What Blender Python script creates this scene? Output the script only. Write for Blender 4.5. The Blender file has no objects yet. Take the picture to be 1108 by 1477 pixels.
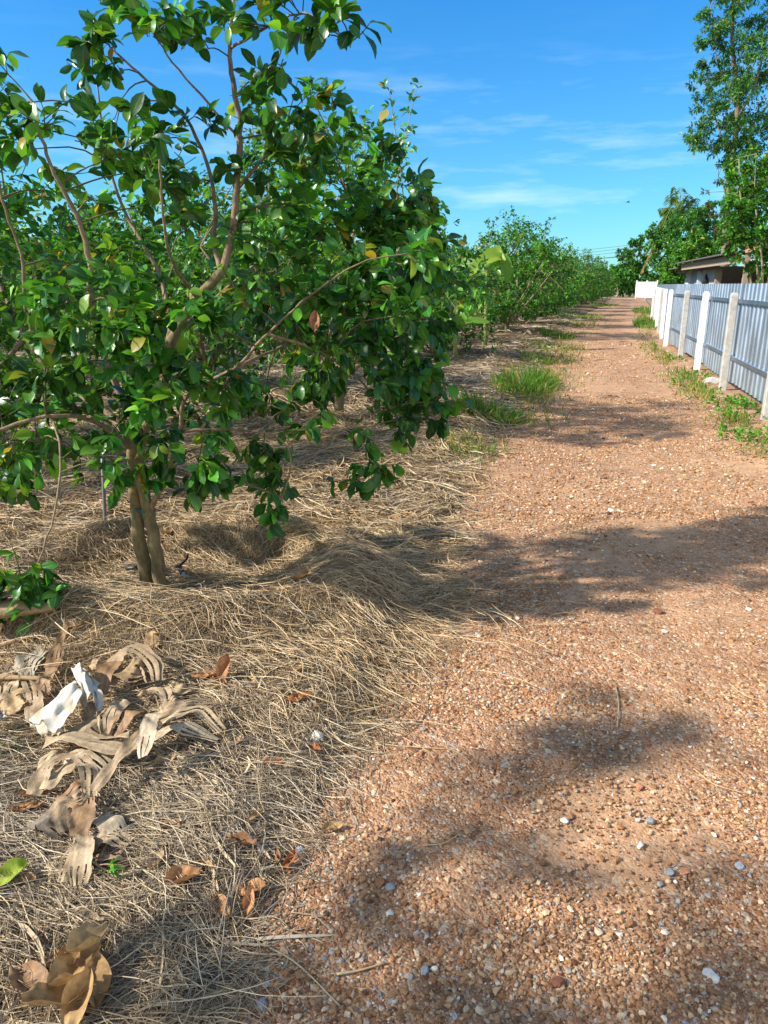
import bpy, math, random
import numpy as np
from mathutils import Vector, Quaternion

random.seed(7)
RNG = np.random.default_rng(11)
SC = bpy.context.scene
COL = SC.collection

# ------------------------------------------------------------------ camera calibration
CAM_H = 1.6
PITCH = math.radians(17.08)
CT, ST = math.cos(PITCH), math.sin(PITCH)
FPX = 1066.0

def ray(px, py):
    dx = (px - 554.0) / FPX
    dy = -(py - 738.5) / FPX
    return np.array([dx, CT + dy * ST, dy * CT - ST])

def G(px, py, z=0.0):
    """world point on the level z that is seen at this place of the photograph"""
    d = ray(px, py)
    t = (z - CAM_H) / d[2]
    return np.array([d[0] * t, d[1] * t, z])

def AT(px, py, Y):
    """world point on the vertical plane at distance Y"""
    d = ray(px, py)
    t = Y / d[1]
    return np.array([d[0] * t, Y, CAM_H + d[2] * t])

# ------------------------------------------------------------------ noise
def _h(ix, iy, seed):
    n = (ix.astype(np.int64) * 374761393 + iy.astype(np.int64) * 668265263 + seed * 982451653) & 0x7fffffff
    n = ((n ^ (n >> 13)) * 1274126177) & 0x7fffffff
    n = (n ^ (n >> 16)) & 0xffff
    return n / 65535.0

def vnoise(x, y, s=1.0, seed=0):
    x = np.asarray(x, float) * s
    y = np.asarray(y, float) * s
    ix, iy = np.floor(x), np.floor(y)
    fx, fy = x - ix, y - iy
    fx, fy = fx * fx * (3 - 2 * fx), fy * fy * (3 - 2 * fy)
    a, b = _h(ix, iy, seed), _h(ix + 1, iy, seed)
    c, d = _h(ix, iy + 1, seed), _h(ix + 1, iy + 1, seed)
    return (a * (1 - fx) + b * fx) * (1 - fy) + (c * (1 - fx) + d * fx) * fy

def sstep(a, b, x):
    t = np.clip((np.asarray(x, float) - a) / (b - a), 0, 1)
    return t * t * (3 - 2 * t)

# ------------------------------------------------------------------ mesh helpers
def make_mesh(name, V, faces, mat, col=None, smooth=True, parent=None, loc=None):
    V = np.asarray(V, float)
    if loc is not None:
        V = V - np.asarray(loc)
    me = bpy.data.meshes.new(name)
    me.vertices.add(len(V))
    me.vertices.foreach_set('co', V.astype(np.float32).ravel())
    idx, starts, off = [], [], 0
    for F in faces:
        F = np.asarray(F, np.int32)
        if len(F) == 0:
            continue
        k = F.shape[1]
        idx.append(F.ravel())
        starts.append(off + np.arange(len(F)) * k)
        off += F.size
    idx = np.concatenate(idx)
    starts = np.concatenate(starts)
    me.loops.add(len(idx))
    me.loops.foreach_set('vertex_index', idx.astype(np.int32))
    me.polygons.add(len(starts))
    me.polygons.foreach_set('loop_start', starts.astype(np.int32))
    me.update(calc_edges=True)
    me.polygons.foreach_set('use_smooth', np.full(len(starts), smooth))
    if col is not None:
        at = me.color_attributes.new('Col', 'FLOAT_COLOR', 'POINT')
        at.data.foreach_set('color', np.asarray(col, np.float32).ravel())
    me.materials.append(mat)
    me.update()
    ob = bpy.data.objects.new(name, me)
    COL.objects.link(ob)
    if parent is not None:
        ob.parent = parent
    elif loc is not None:
        ob.location = loc
    return ob

class MB:
    """collects shapes of one mesh"""
    def __init__(self):
        self.V, self.Q, self.T, self.C, self.n = [], [], [], [], 0
    def add(self, V, Q=None, T=None, col=(0.5, 0.5, 0.5, 0.5)):
        V = np.asarray(V, float).reshape(-1, 3)
        self.V.append(V)
        if Q is not None and len(Q):
            self.Q.append(np.asarray(Q, np.int64).reshape(-1, 4) + self.n)
        if T is not None and len(T):
            self.T.append(np.asarray(T, np.int64).reshape(-1, 3) + self.n)
        c = np.asarray(col, float)
        if c.ndim == 1:
            c = np.tile(c if len(c) == 4 else np.append(c, 0.5), (len(V), 1))
        self.C.append(c)
        self.n += len(V)
    def tube(self, P, R, sides=6, col=(0.5, 0.5, 0.5), cap=True, wob=0.0):
        P = np.asarray(P, float)
        n = len(P)
        R = np.broadcast_to(np.asarray(R, float), (n,))
        T = np.gradient(P, axis=0)
        T /= np.linalg.norm(T, axis=1)[:, None] + 1e-12
        a = np.array([1.0, 0, 0]) if abs(T[0][0]) < 0.8 else np.array([0, 1.0, 0])
        u = np.cross(T[0], a)
        u /= np.linalg.norm(u)
        ang = np.linspace(0, 2 * np.pi, sides, endpoint=False)
        V = np.zeros((n, sides, 3))
        for i in range(n):
            u = u - T[i] * np.dot(u, T[i])
            u /= np.linalg.norm(u) + 1e-12
            w = np.cross(T[i], u)
            rr = R[i] * (1 + wob * (RNG.random(sides) - 0.5))
            V[i] = P[i] + np.outer(np.cos(ang) * rr, u) + np.outer(np.sin(ang) * rr, w)
        Q = []
        for i in range(n - 1):
            for j in range(sides):
                k = (j + 1) % sides
                Q.append((i * sides + j, i * sides + k, (i + 1) * sides + k, (i + 1) * sides + j))
        V = V.reshape(-1, 3)
        Tr = []
        if cap:
            V = np.vstack([V, P[0], P[-1]])
            c0, c1 = n * sides, n * sides + 1
            for j in range(sides):
                k = (j + 1) % sides
                Tr.append((c0, k, j))
                Tr.append((c1, (n - 1) * sides + j, (n - 1) * sides + k))
        self.add(V, Q, Tr, col)
    def box(self, c, ax, ay, az, col=(0.5, 0.5, 0.5)):
        c, ax, ay, az = (np.asarray(q, float) for q in (c, ax, ay, az))
        V = [c + sx * ax + sy * ay + sz * az for sz in (-1, 1) for sy in (-1, 1) for sx in (-1, 1)]
        Q = [(0, 2, 3, 1), (4, 5, 7, 6), (0, 1, 5, 4), (2, 6, 7, 3), (0, 4, 6, 2), (1, 3, 7, 5)]
        self.add(V, Q, None, col)
    def grid(self, P, col=(0.5, 0.5, 0.5)):
        P = np.asarray(P, float)
        a, b = P.shape[:2]
        i, j = np.meshgrid(np.arange(a - 1), np.arange(b - 1), indexing='ij')
        q = np.stack([i * b + j, (i + 1) * b + j, (i + 1) * b + j + 1, i * b + j + 1], -1).reshape(-1, 4)
        if np.asarray(col).ndim == 3:
            col = np.asarray(col).reshape(-1, 4)
        self.add(P.reshape(-1, 3), q, None, col)
    def build(self, name, mat, parent=None, smooth=True, loc=None):
        return make_mesh(name, np.concatenate(self.V), [np.concatenate(a) for a in (self.Q, self.T) if a],
                         mat, np.concatenate(self.C), smooth, parent, loc)

def norm(a):
    a = np.asarray(a, float)
    return a / (np.linalg.norm(a, axis=-1, keepdims=True) + 1e-12)

def spline(P, n):
    P = np.asarray(P, float)
    m = len(P)
    if m == 2:
        t = np.linspace(0, 1, n)[:, None]
        return P[0] * (1 - t) + P[1] * t
    E = np.vstack([2 * P[0] - P[1], P, 2 * P[-1] - P[-2]])
    out = []
    for t in np.linspace(0, m - 1 - 1e-9, n):
        i = int(t)
        f = t - i
        a, b, c, d = E[i], E[i + 1], E[i + 2], E[i + 3]
        out.append(0.5 * (2 * b + (c - a) * f + (2 * a - 5 * b + 4 * c - d) * f * f + (3 * b - a - 3 * c + d) * f ** 3))
    return np.array(out)

def tag(o, label=None, cat=None, group=None, kind=None):
    if label: o['label'] = label
    if cat: o['category'] = cat
    if group: o['group'] = group
    if kind: o['kind'] = kind
    return o

def empty(name, loc, label=None, cat=None, group=None):
    o = bpy.data.objects.new(name, None)
    o.empty_display_size = 0.1
    o.location = loc
    COL.objects.link(o)
    return tag(o, label, cat, group)

def copy_tree(o):
    c = o.copy()
    COL.objects.link(c)
    for ch in list(o.children):
        d = ch.copy()
        COL.objects.link(d)
        d.parent = c
        for g in list(ch.children):
            e = g.copy()
            COL.objects.link(e)
            e.parent = d
    return c

# ------------------------------------------------------------------ leaves (vectorised)
def leaf_arrays(P, D, N, L, W, col, rows=5, bend=0.25, fold=0.3, tip=1.0, wave=0.0, rng=RNG):
    """P base, D direction, N normal, L length, W full width; returns V, Q, C"""
    n = len(P)
    D = norm(D)
    S = norm(np.cross(D, N))
    N = np.cross(S, D)
    u = np.linspace(0, 1, rows)
    w = np.sin(np.pi * np.clip(u, 0.0, 1) ** 1.05) ** 0.62
    w[0] = 0.06
    w[-1] = 0.04
    v = np.array([-1.0, 0.0, 1.0])
    b = np.broadcast_to(np.asarray(bend, float), (n,)) * (0.5 + rng.random(n))
    fo = np.broadcast_to(np.asarray(fold, float), (n,)) * (0.4 + 1.2 * rng.random(n))
    tw = (rng.random(n) - 0.5) * 0.9
    L = np.asarray(L, float)
    W = np.asarray(W, float)
    V = np.zeros((n, rows, 3, 3))
    for i in range(rows):
        c = P + D * (L * (u[i] - 0.25 * b * u[i] ** 3))[:, None] - N * (L * b * u[i] ** 2)[:, None]
        rot = tw * u[i]
        Si = S * np.cos(rot)[:, None] + N * np.sin(rot)[:, None]
        Ni = N * np.cos(rot)[:, None] - S * np.sin(rot)[:, None]
        for j in range(3):
            e = 0.0
            if wave and v[j]:
                e = wave * W * np.sin(u[i] * 9 + v[j] * 2 + tw * 20) * 0.5
            V[:, i, j] = c + Si * (v[j] * w[i] * W * 0.5 * np.cos(fo))[:, None] + \
                Ni * (abs(v[j]) * w[i] * W * 0.5 * np.sin(fo) + e)[:, None]
    q = []
    for i in range(rows - 1):
        for j in range(2):
            q.append((i * 3 + j, i * 3 + j + 1, (i + 1) * 3 + j + 1, (i + 1) * 3 + j))
    q = np.array(q)
    Q = (q[None] + (np.arange(n) * rows * 3)[:, None, None]).reshape(-1, 4)
    C = np.zeros((n, rows, 3, 4))
    C[..., :3] = np.asarray(col)[:, None, None, :3]
    C[..., 3] = (v * 0.5 + 0.5)[None, None, :]
    return V.reshape(-1, 3), Q, C.reshape(-1, 4)

def rand_unit(n, rng=RNG):
    return norm(rng.normal(size=(n, 3)))

PAL = np.array([[0.018, 0.092, 0.022], [0.030, 0.135, 0.024], [0.052, 0.19, 0.026], [0.090, 0.27, 0.032], [0.16, 0.37, 0.045], [0.26, 0.25, 0.045]])

def leaf_colors(n, rng, mix=(0.24, 0.3, 0.24, 0.15, 0.05, 0.02)):
    k = rng.choice(len(PAL), n, p=np.array(mix) / sum(mix))
    return PAL[k] * (0.8 + 0.4 * rng.random((n, 1))) * (1 + 0.12 * rng.normal(size=(n, 3))).clip(0.6, 1.4)

def cluster(rng, C, r, n, L, droop=0.25, updir=0.35, outward=None, mix=None, twigs=None):
    """leafy spray round C; returns dict of leaf parameters, appends twigs to list"""
    k = max(2, int(round(n / 6)))
    TD = rand_unit(k, rng)
    TD[:, 2] = TD[:, 2] * 0.8 + updir
    if outward is not None:
        TD = TD + np.asarray(outward) * 0.7
    TD = norm(TD)
    tl = r * (0.65 + 0.6 * rng.random(k))
    B = C - TD * (0.15 * r) + rng.normal(size=(k, 3)) * r * 0.12
    j = rng.integers(0, k, n)
    t = 0.2 + 0.85 * rng.random(n) ** 0.7
    P = B[j] + TD[j] * (t * tl[j])[:, None]
    perp = norm(np.cross(TD[j], rand_unit(n, rng)))
    D = norm(TD[j] * (0.35 + 0.5 * rng.random(n))[:, None] + perp * 0.85 + np.array([0, 0, -1.0]) * (droop * (0.3 + 1.4 * rng.random(n)))[:, None])
    N = norm(np.array([0, 0, 1.0]) + 0.55 * rng.normal(size=(n, 3)))
    Ls = L * (0.6 + 0.6 * rng.random(n))
    if twigs is not None:
        for q in range(k):
            m = B[q] + TD[q] * tl[q] * 0.55 + rng.normal(size=3) * r * 0.05
            twigs.append((np.array([C * 0.6 + B[q] * 0.4, m, B[q] + TD[q] * tl[q] * 1.02]), 0.0028))
    cols = leaf_colors(n, rng, mix) if mix is not None else leaf_colors(n, rng)
    cols = cols * (0.62 + 0.66 * rng.random())
    return P, D, N, Ls, cols

# ------------------------------------------------------------------ materials
def new_mat(name):
    m = bpy.data.materials.new(name)
    m.use_nodes = True
    nt = m.node_tree
    nt.nodes.clear()
    out = nt.nodes.new('ShaderNodeOutputMaterial')
    bs = nt.nodes.new('ShaderNodeBsdfPrincipled')
    nt.links.new(bs.outputs[0], out.inputs[0])
    return m, nt, bs, out

def node(nt, typ, **kw):
    n = nt.nodes.new(typ)
    for k, v in kw.items():
        setattr(n, k, v)
    return n

def ramp(nt, stops):
    r = nt.nodes.new('ShaderNodeValToRGB')
    e = r.color_ramp.elements
    while len(e) < len(stops):
        e.new(0.5)
    for i, (p, c) in enumerate(stops):
        e[i].position = p
        e[i].color = (*c, 1) if len(c) == 3 else c
    return r

def mixc(nt, a, b, fac, mode='MIX'):
    m = nt.nodes.new('ShaderNodeMix')
    m.data_type = 'RGBA'
    m.blend_type = mode
    for sock, val in ((m.inputs[0], fac), (m.inputs[6], a), (m.inputs[7], b)):
        if hasattr(val, 'links'):
            nt.links.new(val, sock)
        elif isinstance(val, (int, float)):
            sock.default_value = val
        else:
            sock.default_value = (*val, 1)
    return m.outputs[2]

def mth(nt, op, a, b=0.0, clamp=False):
    m = nt.nodes.new('ShaderNodeMath')
    m.operation = op
    m.use_clamp = clamp
    for s, v in ((m.inputs[0], a), (m.inputs[1], b)):
        if hasattr(v, 'links'):
            nt.links.new(v, s)
        else:
            s.default_value = v
    return m.outputs[0]

def tex(nt, typ, scale, vec=None, detail=None, rough=None):
    t = nt.nodes.new(typ)
    t.inputs['Scale'].default_value = scale
    if detail is not None: t.inputs['Detail'].default_value = detail
    if rough is not None: t.inputs['Roughness'].default_value = rough
    if vec is not None: nt.links.new(vec, t.inputs['Vector'])
    return t

def leaf_material(name, trans=0.35, rough=0.33, spec=0.5):
    m, nt, bs, out = new_mat(name)
    a = node(nt, 'ShaderNodeAttribute', attribute_name='Col')
    co = node(nt, 'ShaderNodeTexCoord')
    nz = tex(nt, 'ShaderNodeTexNoise', 14.0, co.outputs['Object'], 3)
    v = mth(nt, 'ABSOLUTE', mth(nt, 'SUBTRACT', a.outputs['Alpha'], 0.5))
    vein = mth(nt, 'SUBTRACT', 1.0, mth(nt, 'MULTIPLY', v, 14.0, True), True)
    c = mixc(nt, a.outputs['Color'], (0.16, 0.27, 0.06), mth(nt, 'MULTIPLY', vein, 0.5))
    c = mixc(nt, c, mixc(nt, c, (1.35, 1.2, 0.8), 1.0, 'MULTIPLY'), nz.outputs['Fac'])
    nt.links.new(c, bs.inputs['Base Color'])
    bs.inputs['Roughness'].default_value = rough
    bs.inputs['Specular IOR Level'].default_value = spec
    tr = node(nt, 'ShaderNodeBsdfTranslucent')
    tc = mixc(nt, c, (2.0, 1.75, 0.55), 1.0, 'MULTIPLY')
    nt.links.new(tc, tr.inputs['Color'])
    mx = node(nt, 'ShaderNodeMixShader')
    mx.inputs[0].default_value = trans
    nt.links.new(bs.outputs[0], mx.inputs[1])
    nt.links.new(tr.outputs[0], mx.inputs[2])
    nt.links.new(mx.outputs[0], out.inputs[0])
    bp = node(nt, 'ShaderNodeBump')
    bp.inputs['Strength'].default_value = 0.25
    bp.inputs['Distance'].default_value = 0.004
    nz2 = tex(nt, 'ShaderNodeTexNoise', 70.0, co.outputs['Object'], 2)
    nt.links.new(nz2.outputs['Fac'], bp.inputs['Height'])
    nt.links.new(bp.outputs[0], bs.inputs['Normal'])
    return m

def attr_material(name, rough=0.8, nscale=40.0, namp=0.5, bump=0.3, bdist=0.004, stretch=None, spec=0.3, trans=0.0):
    m, nt, bs, out = new_mat(name)
    a = node(nt, 'ShaderNodeAttribute', attribute_name='Col')
    co = node(nt, 'ShaderNodeTexCoord')
    vec = co.outputs['Object']
    if stretch:
        mp = node(nt, 'ShaderNodeMapping')
        mp.inputs['Scale'].default_value = stretch
        nt.links.new(vec, mp.inputs[0])
        vec = mp.outputs[0]
    nz = tex(nt, 'ShaderNodeTexNoise', nscale, vec, 5, 0.65)
    r = ramp(nt, [(0.25, (1 - namp,) * 3), (0.75, (1 + namp,) * 3)])
    nt.links.new(nz.outputs['Fac'], r.inputs[0])
    c = mixc(nt, a.outputs['Color'], r.outputs[0], 1.0, 'MULTIPLY')
    nt.links.new(c, bs.inputs['Base Color'])
    bs.inputs['Roughness'].default_value = rough
    bs.inputs['Specular IOR Level'].default_value = spec
    if bump:
        bp = node(nt, 'ShaderNodeBump')
        bp.inputs['Strength'].default_value = bump
        bp.inputs['Distance'].default_value = bdist
        nt.links.new(nz.outputs['Fac'], bp.inputs['Height'])
        nt.links.new(bp.outputs[0], bs.inputs['Normal'])
    if trans:
        tr = node(nt, 'ShaderNodeBsdfTranslucent')
        nt.links.new(c, tr.inputs['Color'])
        mx = node(nt, 'ShaderNodeMixShader')
        mx.inputs[0].default_value = trans
        nt.links.new(bs.outputs[0], mx.inputs[1])
        nt.links.new(tr.outputs[0], mx.inputs[2])
        nt.links.new(mx.outputs[0], out.inputs[0])
    return m

def road_material():
    m, nt, bs, out = new_mat('laterite_gravel')
    co = node(nt, 'ShaderNodeTexCoord').outputs['Object']
    wr = tex(nt, 'ShaderNodeTexNoise', 25.0, co, 2)
    mv = node(nt, 'ShaderNodeVectorMath', operation='MULTIPLY_ADD')
    nt.links.new(wr.outputs['Color'], mv.inputs[0])
    mv.inputs[1].default_value = (0.02, 0.02, 0.02)
    nt.links.new(co, mv.inputs[2])
    vec = mv.outputs[0]
    stops = [(0.0, (0.14, 0.06, 0.032)), (0.2, (0.31, 0.145, 0.07)), (0.42, (0.42, 0.22, 0.118)), (0.62, (0.51, 0.305, 0.175)),
             (0.80, (0.36, 0.175, 0.088)), (0.90, (0.34, 0.29, 0.24)), (0.97, (0.66, 0.55, 0.40))]
    cols, heights = [], []
    for sc in (120.0, 48.0):
        vo = tex(nt, 'ShaderNodeTexVoronoi', sc, vec)
        sp = node(nt, 'ShaderNodeSeparateColor')
        nt.links.new(vo.outputs['Color'], sp.inputs[0])
        r = ramp(nt, stops)
        nt.links.new(sp.outputs[0], r.inputs[0])
        cols.append((r.outputs[0], sp.outputs[1]))
        heights.append(vo.outputs['Distance'])
    big = mth(nt, 'GREATER_THAN', cols[1][1], 0.62)
    c = mixc(nt, cols[0][0], cols[1][0], mth(nt, 'MULTIPLY', big, 0.8))
    # sandy, dusty stretches
    n1 = tex(nt, 'ShaderNodeTexNoise', 0.9, co, 5, 0.6)
    r1 = ramp(nt, [(0.42, (0, 0, 0)), (0.66, (1, 1, 1))])
    nt.links.new(n1.outputs['Fac'], r1.inputs[0])
    at = node(nt, 'ShaderNodeAttribute', attribute_name='Col')
    dn = mth(nt, 'ADD', mth(nt, 'MULTIPLY', r1.outputs[0], 0.35), mth(nt, 'MULTIPLY', at.outputs['Fac'], 0.75), True)
    c = mixc(nt, c, (0.50, 0.31, 0.178), dn)
    n2 = tex(nt, 'ShaderNodeTexNoise', 5.0, co, 4, 0.6)
    r2 = ramp(nt, [(0.3, (0.81, 0.80, 0.78)), (0.7, (1.17, 1.17, 1.15))])
    nt.links.new(n2.outputs['Fac'], r2.inputs[0])
    c = mixc(nt, c, r2.outputs[0], 1.0, 'MULTIPLY')
    nt.links.new(c, bs.inputs['Base Color'])
    bs.inputs['Roughness'].default_value = 0.95
    bs.inputs['Specular IOR Level'].default_value = 0.15
    h = mth(nt, 'ADD', mth(nt, 'MULTIPLY', heights[0], -0.6), mth(nt, 'MULTIPLY', heights[1], -0.8))
    bp = node(nt, 'ShaderNodeBump')
    nt.links.new(mth(nt, 'SUBTRACT', 0.9, mth(nt, 'MULTIPLY', dn, 0.75)), bp.inputs['Strength'])
    bp.inputs['Distance'].default_value = 0.010
    nt.links.new(h, bp.inputs['Height'])
    nt.links.new(bp.outputs[0], bs.inputs['Normal'])
    return m

def straw_bed_material():
    m, nt, bs, out = new_mat('straw_bed')
    co = node(nt, 'ShaderNodeTexCoord').outputs['Object']
    wr = tex(nt, 'ShaderNodeTexNoise', 1.6, co, 3)
    mv = node(nt, 'ShaderNodeVectorMath', operation='MULTIPLY_ADD')
    nt.links.new(wr.outputs['Color'], mv.inputs[0])
    mv.inputs[1].default_value = (0.5, 0.5, 0)
    nt.links.new(co, mv.inputs[2])
    hs = []
    for ang, sx, sy in ((0.3, 6, 70), (1.3, 7, 80), (-0.6, 5, 60)):
        mp = node(nt, 'ShaderNodeMapping')
        mp.inputs['Rotation'].default_value = (0, 0, ang)
        mp.inputs['Scale'].default_value = (sx, sy, 1)
        nt.links.new(mv.outputs[0], mp.inputs[0])
        hs.append(tex(nt, 'ShaderNodeTexNoise', 1.0, mp.outputs[0], 3, 0.6).outputs['Fac'])
    h = mth(nt, 'MAXIMUM', mth(nt, 'MAXIMUM', hs[0], hs[1]), hs[2])
    r = ramp(nt, [(0.42, (0.045, 0.028, 0.016)), (0.55, (0.17, 0.115, 0.065)), (0.68, (0.35, 0.255, 0.155)), (0.8, (0.47, 0.37, 0.25))])
    nt.links.new(h, r.inputs[0])
    n1 = tex(nt, 'ShaderNodeTexNoise', 0.7, co, 4, 0.6)
    r1 = ramp(nt, [(0.3, (0.75, 0.74, 0.74)), (0.7, (1.15, 1.12, 1.1))])
    nt.links.new(n1.outputs['Fac'], r1.inputs[0])
    c = mixc(nt, r.outputs[0], r1.outputs[0], 1.0, 'MULTIPLY')
    nt.links.new(c, bs.inputs['Base Color'])
    bs.inputs['Roughness'].default_value = 0.9
    bs.inputs['Specular IOR Level'].default_value = 0.15
    bp = node(nt, 'ShaderNodeBump')
    bp.inputs['Strength'].default_value = 0.8
    bp.inputs['Distance'].default_value = 0.02
    nt.links.new(h, bp.inputs['Height'])
    nt.links.new(bp.outputs[0], bs.inputs['Normal'])
    return m

M_LEAF = leaf_material('glossy_leaf', 0.30, 0.34, 0.45)
M_LEAF_FAR = leaf_material('far_leaf', 0.32, 0.5, 0.3)
M_BANANA = leaf_material('banana_leaf', 0.45, 0.4, 0.4)
M_GRASS = leaf_material('grass_blade', 0.4, 0.5, 0.3)
M_BARK = attr_material('bark', 0.85, 22.0, 0.5, 0.8, 0.01, (2, 2, 0.8))
M_DEAD = attr_material('dead_leaf', 0.7, 60.0, 0.35, 0.5, 0.004, None, 0.3, 0.2)
M_DRYB = attr_material('dry_banana', 0.6, 55.0, 0.38, 0.7, 0.004, None, 0.35, 0.12)
M_STRAW = attr_material('straw', 0.6, 30.0, 0.25, 0.0, spec=0.35)
M_STONE = attr_material('stone', 0.85, 70.0, 0.35, 0.6, 0.004, None, 0.25)
M_CONC = attr_material('concrete', 0.9, 14.0, 0.28, 0.4, 0.006)
M_PAINT = attr_material('old_paint', 0.75, 9.0, 0.16, 0.2, 0.004)
M_CLOTH = attr_material('white_sheet', 0.8, 20.0, 0.15, 0.3, 0.004, None, 0.2, 0.15)
M_PLAST = attr_material('plastic', 0.4, 20.0, 0.15, 0.1, 0.002)
M_WOOD = attr_material('weathered_wood', 0.85, 9.0, 0.4, 0.5, 0.006, (1, 1, 6))
M_ROAD = road_material()
M_BED = straw_bed_material()

def metal_material():
    m, nt, bs, out = new_mat('galvanised_sheet')
    a = node(nt, 'ShaderNodeAttribute', attribute_name='Col')
    co = node(nt, 'ShaderNodeTexCoord').outputs['Object']
    mp = node(nt, 'ShaderNodeMapping')
    mp.inputs['Scale'].default_value = (2.5, 2.5, 0.5)
    nt.links.new(co, mp.inputs[0])
    nz = tex(nt, 'ShaderNodeTexNoise', 3.0, mp.outputs[0], 6, 0.65)
    r = ramp(nt, [(0.3, (0.8, 0.8, 0.8)), (0.7, (1.1, 1.1, 1.12))])
    nt.links.new(nz.outputs['Fac'], r.inputs[0])
    nt.links.new(mixc(nt, a.outputs['Color'], r.outputs[0], 1.0, 'MULTIPLY'), bs.inputs['Base Color'])
    bs.inputs['Metallic'].default_value = 1.0
    rr = ramp(nt, [(0.3, (0.44,) * 3), (0.7, (0.54,) * 3)])
    nt.links.new(nz.outputs['Fac'], rr.inputs[0])
    nt.links.new(rr.outputs[0], bs.inputs['Roughness'])
    return m
M_METAL = metal_material()

def soil_material():
    m, nt, bs, out = new_mat('soil')
    co = node(nt, 'ShaderNodeTexCoord').outputs['Object']
    n1 = tex(nt, 'ShaderNodeTexNoise', 1.2, co, 6, 0.65)
    r = ramp(nt, [(0.3, (0.20, 0.13, 0.075)), (0.5, (0.30, 0.21, 0.125)), (0.62, (0.16, 0.17, 0.06)), (0.8, (0.09, 0.14, 0.03))])
    nt.links.new(n1.outputs['Fac'], r.inputs[0])
    nt.links.new(r.outputs[0], bs.inputs['Base Color'])
    bs.inputs['Roughness'].default_value = 0.95
    return m
M_SOIL = soil_material()

# ------------------------------------------------------------------ ground
EDGE_Y = np.array([-4, 0, 1.0, 1.4, 1.87, 2.2, 2.7, 3.3, 4.07, 4.86, 6, 7.3, 9.4, 12, 15.2, 20.5, 26.5, 37.6, 54, 88, 100])
EDGE_X = np.array([-.9, -.42, -.30, -.26, -.16, -.06, .10, .24, .39, .56, .80, 1.13, 1.69, 2.37, 3.25, 4.62, 6.33, 9.59, 15.15, 26, 29.8])

def XL(y):
    return np.interp(y, EDGE_Y, EDGE_X)

def XF(y):
    y = np.asarray(y, float)
    return np.where(y < 21, 2.36 + 0.258 * y, 7.78 + 0.325 * (y - 21))

TREE = np.array([-1.19, 3.58])

def road_z(x, y):
    return 0.035 * (vnoise(x, y, 0.9, 3) - 0.5) + 0.014 * (vnoise(x, y, 3.5, 4) - 0.5) + 0.006 * (vnoise(x, y, 14, 5) - 0.5)

def ring(x, y, cx, cy, rx, ry, hgt, wid=0.26):
    dx, dy = (x - cx) / rx, (y - cy) / ry
    r = np.sqrt(dx * dx + dy * dy)
    return hgt * np.exp(-((r - 1) / wid) ** 2)

def dust(x, y):
    # bare packed earth in the two wheel tracks and in loose patches
    o = (x - XL(y)) / 1.05
    wob = 0.25 * (vnoise(y * 0 + 3.3, y, 0.5, 61) - 0.5)
    tr = np.exp(-((o - 0.80 - wob) / 0.20) ** 2) + np.exp(-((o - 2.15 - wob) / 0.22) ** 2)
    n = 0.6 * vnoise(x, y, 1.1, 62) + 0.4 * vnoise(x, y, 3.1, 63)
    return np.clip(0.85 * tr * sstep(0.36, 0.66, n) + 0.7 * sstep(0.62, 0.82, n), 0, 1) * (0.45 + 0.55 * vnoise(x, y, 16, 64))

ROW_A_Y = [9.2, 16.6, 24.0, 30.0, 36.0, 42.0, 48.0, 54.5, 61.0, 67.0, 74.0, 81.0, 88.0]

def bed_z(x, y):
    x, y = np.asarray(x, float), np.asarray(y, float)
    d = XL(y) - x + 0.16 * (vnoise(x, y, 2.2, 21) - 0.5) + 0.08 * (vnoise(x, y, 7, 22) - 0.5)
    z = -0.045 + 0.085 * sstep(-0.12, 0.35, d)
    z = z + 0.05 * sstep(0.15, 1.0, d) * sstep(2.3, 3.2, y)
    m = 0.6 + 0.8 * vnoise(x, y, 1.6, 23)
    z = z + ring(x, y, -1.12, 3.66, 0.95, 0.62, 0.185) * m * sstep(-0.05, 0.3, d) * sstep(-2.6, -1.5, x)
    for yy in ROW_A_Y[:5]:
        z = z + ring(x, y, float(XL(yy)) - 1.9, yy, 1.2, 1.0, 0.14) * m * sstep(0.0, 0.4, d)
    z = z + sstep(0, 0.6, d) * (0.10 * (vnoise(x, y, 0.8, 24) - 0.5) + 0.06 * (vnoise(x, y, 2.6, 25) - 0.5) + 0.025 * (vnoise(x, y, 8, 26) - 0.5))
    return z

def surf_z(x, y):
    return np.maximum(bed_z(x, y), road_z(x, y))

def gridmesh(name, X, Y, Z, mat, col=(0.5, 0.5, 0.5)):
    mb = MB()
    mb.grid(np.stack([X, Y, Z], -1), col)
    return mb.build(name, mat)

yy = np.concatenate([np.linspace(-3, 0.8, 12), np.linspace(0.9, 6, 220), np.geomspace(6.05, 97, 170)])
uu = np.linspace(0, 1, 170)
XA = XL(yy)[:, None] - 0.5
XB = (XF(yy) + 0.35)[:, None]
X = XA + (XB - XA) * uu[None]
Y = np.repeat(yy[:, None], len(uu), 1)
dmask = dust(X, Y)
tag(gridmesh('gravel_road', X, Y, road_z(X, Y) - 0.008 * dmask, M_ROAD, np.stack([dmask] * 3 + [np.ones_like(dmask)], -1)), 'reddish gravel road running away between the orchard and the metal fence', 'road', kind='structure')
dd = np.concatenate([np.linspace(-0.35, 3.5, 230), np.geomspace(3.53, 60, 90)])
X = XL(yy)[:, None] - dd[None]
Y = np.repeat(yy[:, None], len(dd), 1)
tag(gridmesh('orchard_soil', X, Y, bed_z(X, Y), M_BED), 'low mounded orchard soil covered in dry straw left of the road', 'ground', kind='structure')
S = 900.0
gx = np.linspace(-S, S, 40)
X, Y = np.meshgrid(gx, gx, indexing='ij')
tag(gridmesh('ground', X, Y, np.full(X.shape, -0.16), M_SOIL), 'level farmland soil reaching to the horizon', 'ground', kind='structure')

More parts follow.
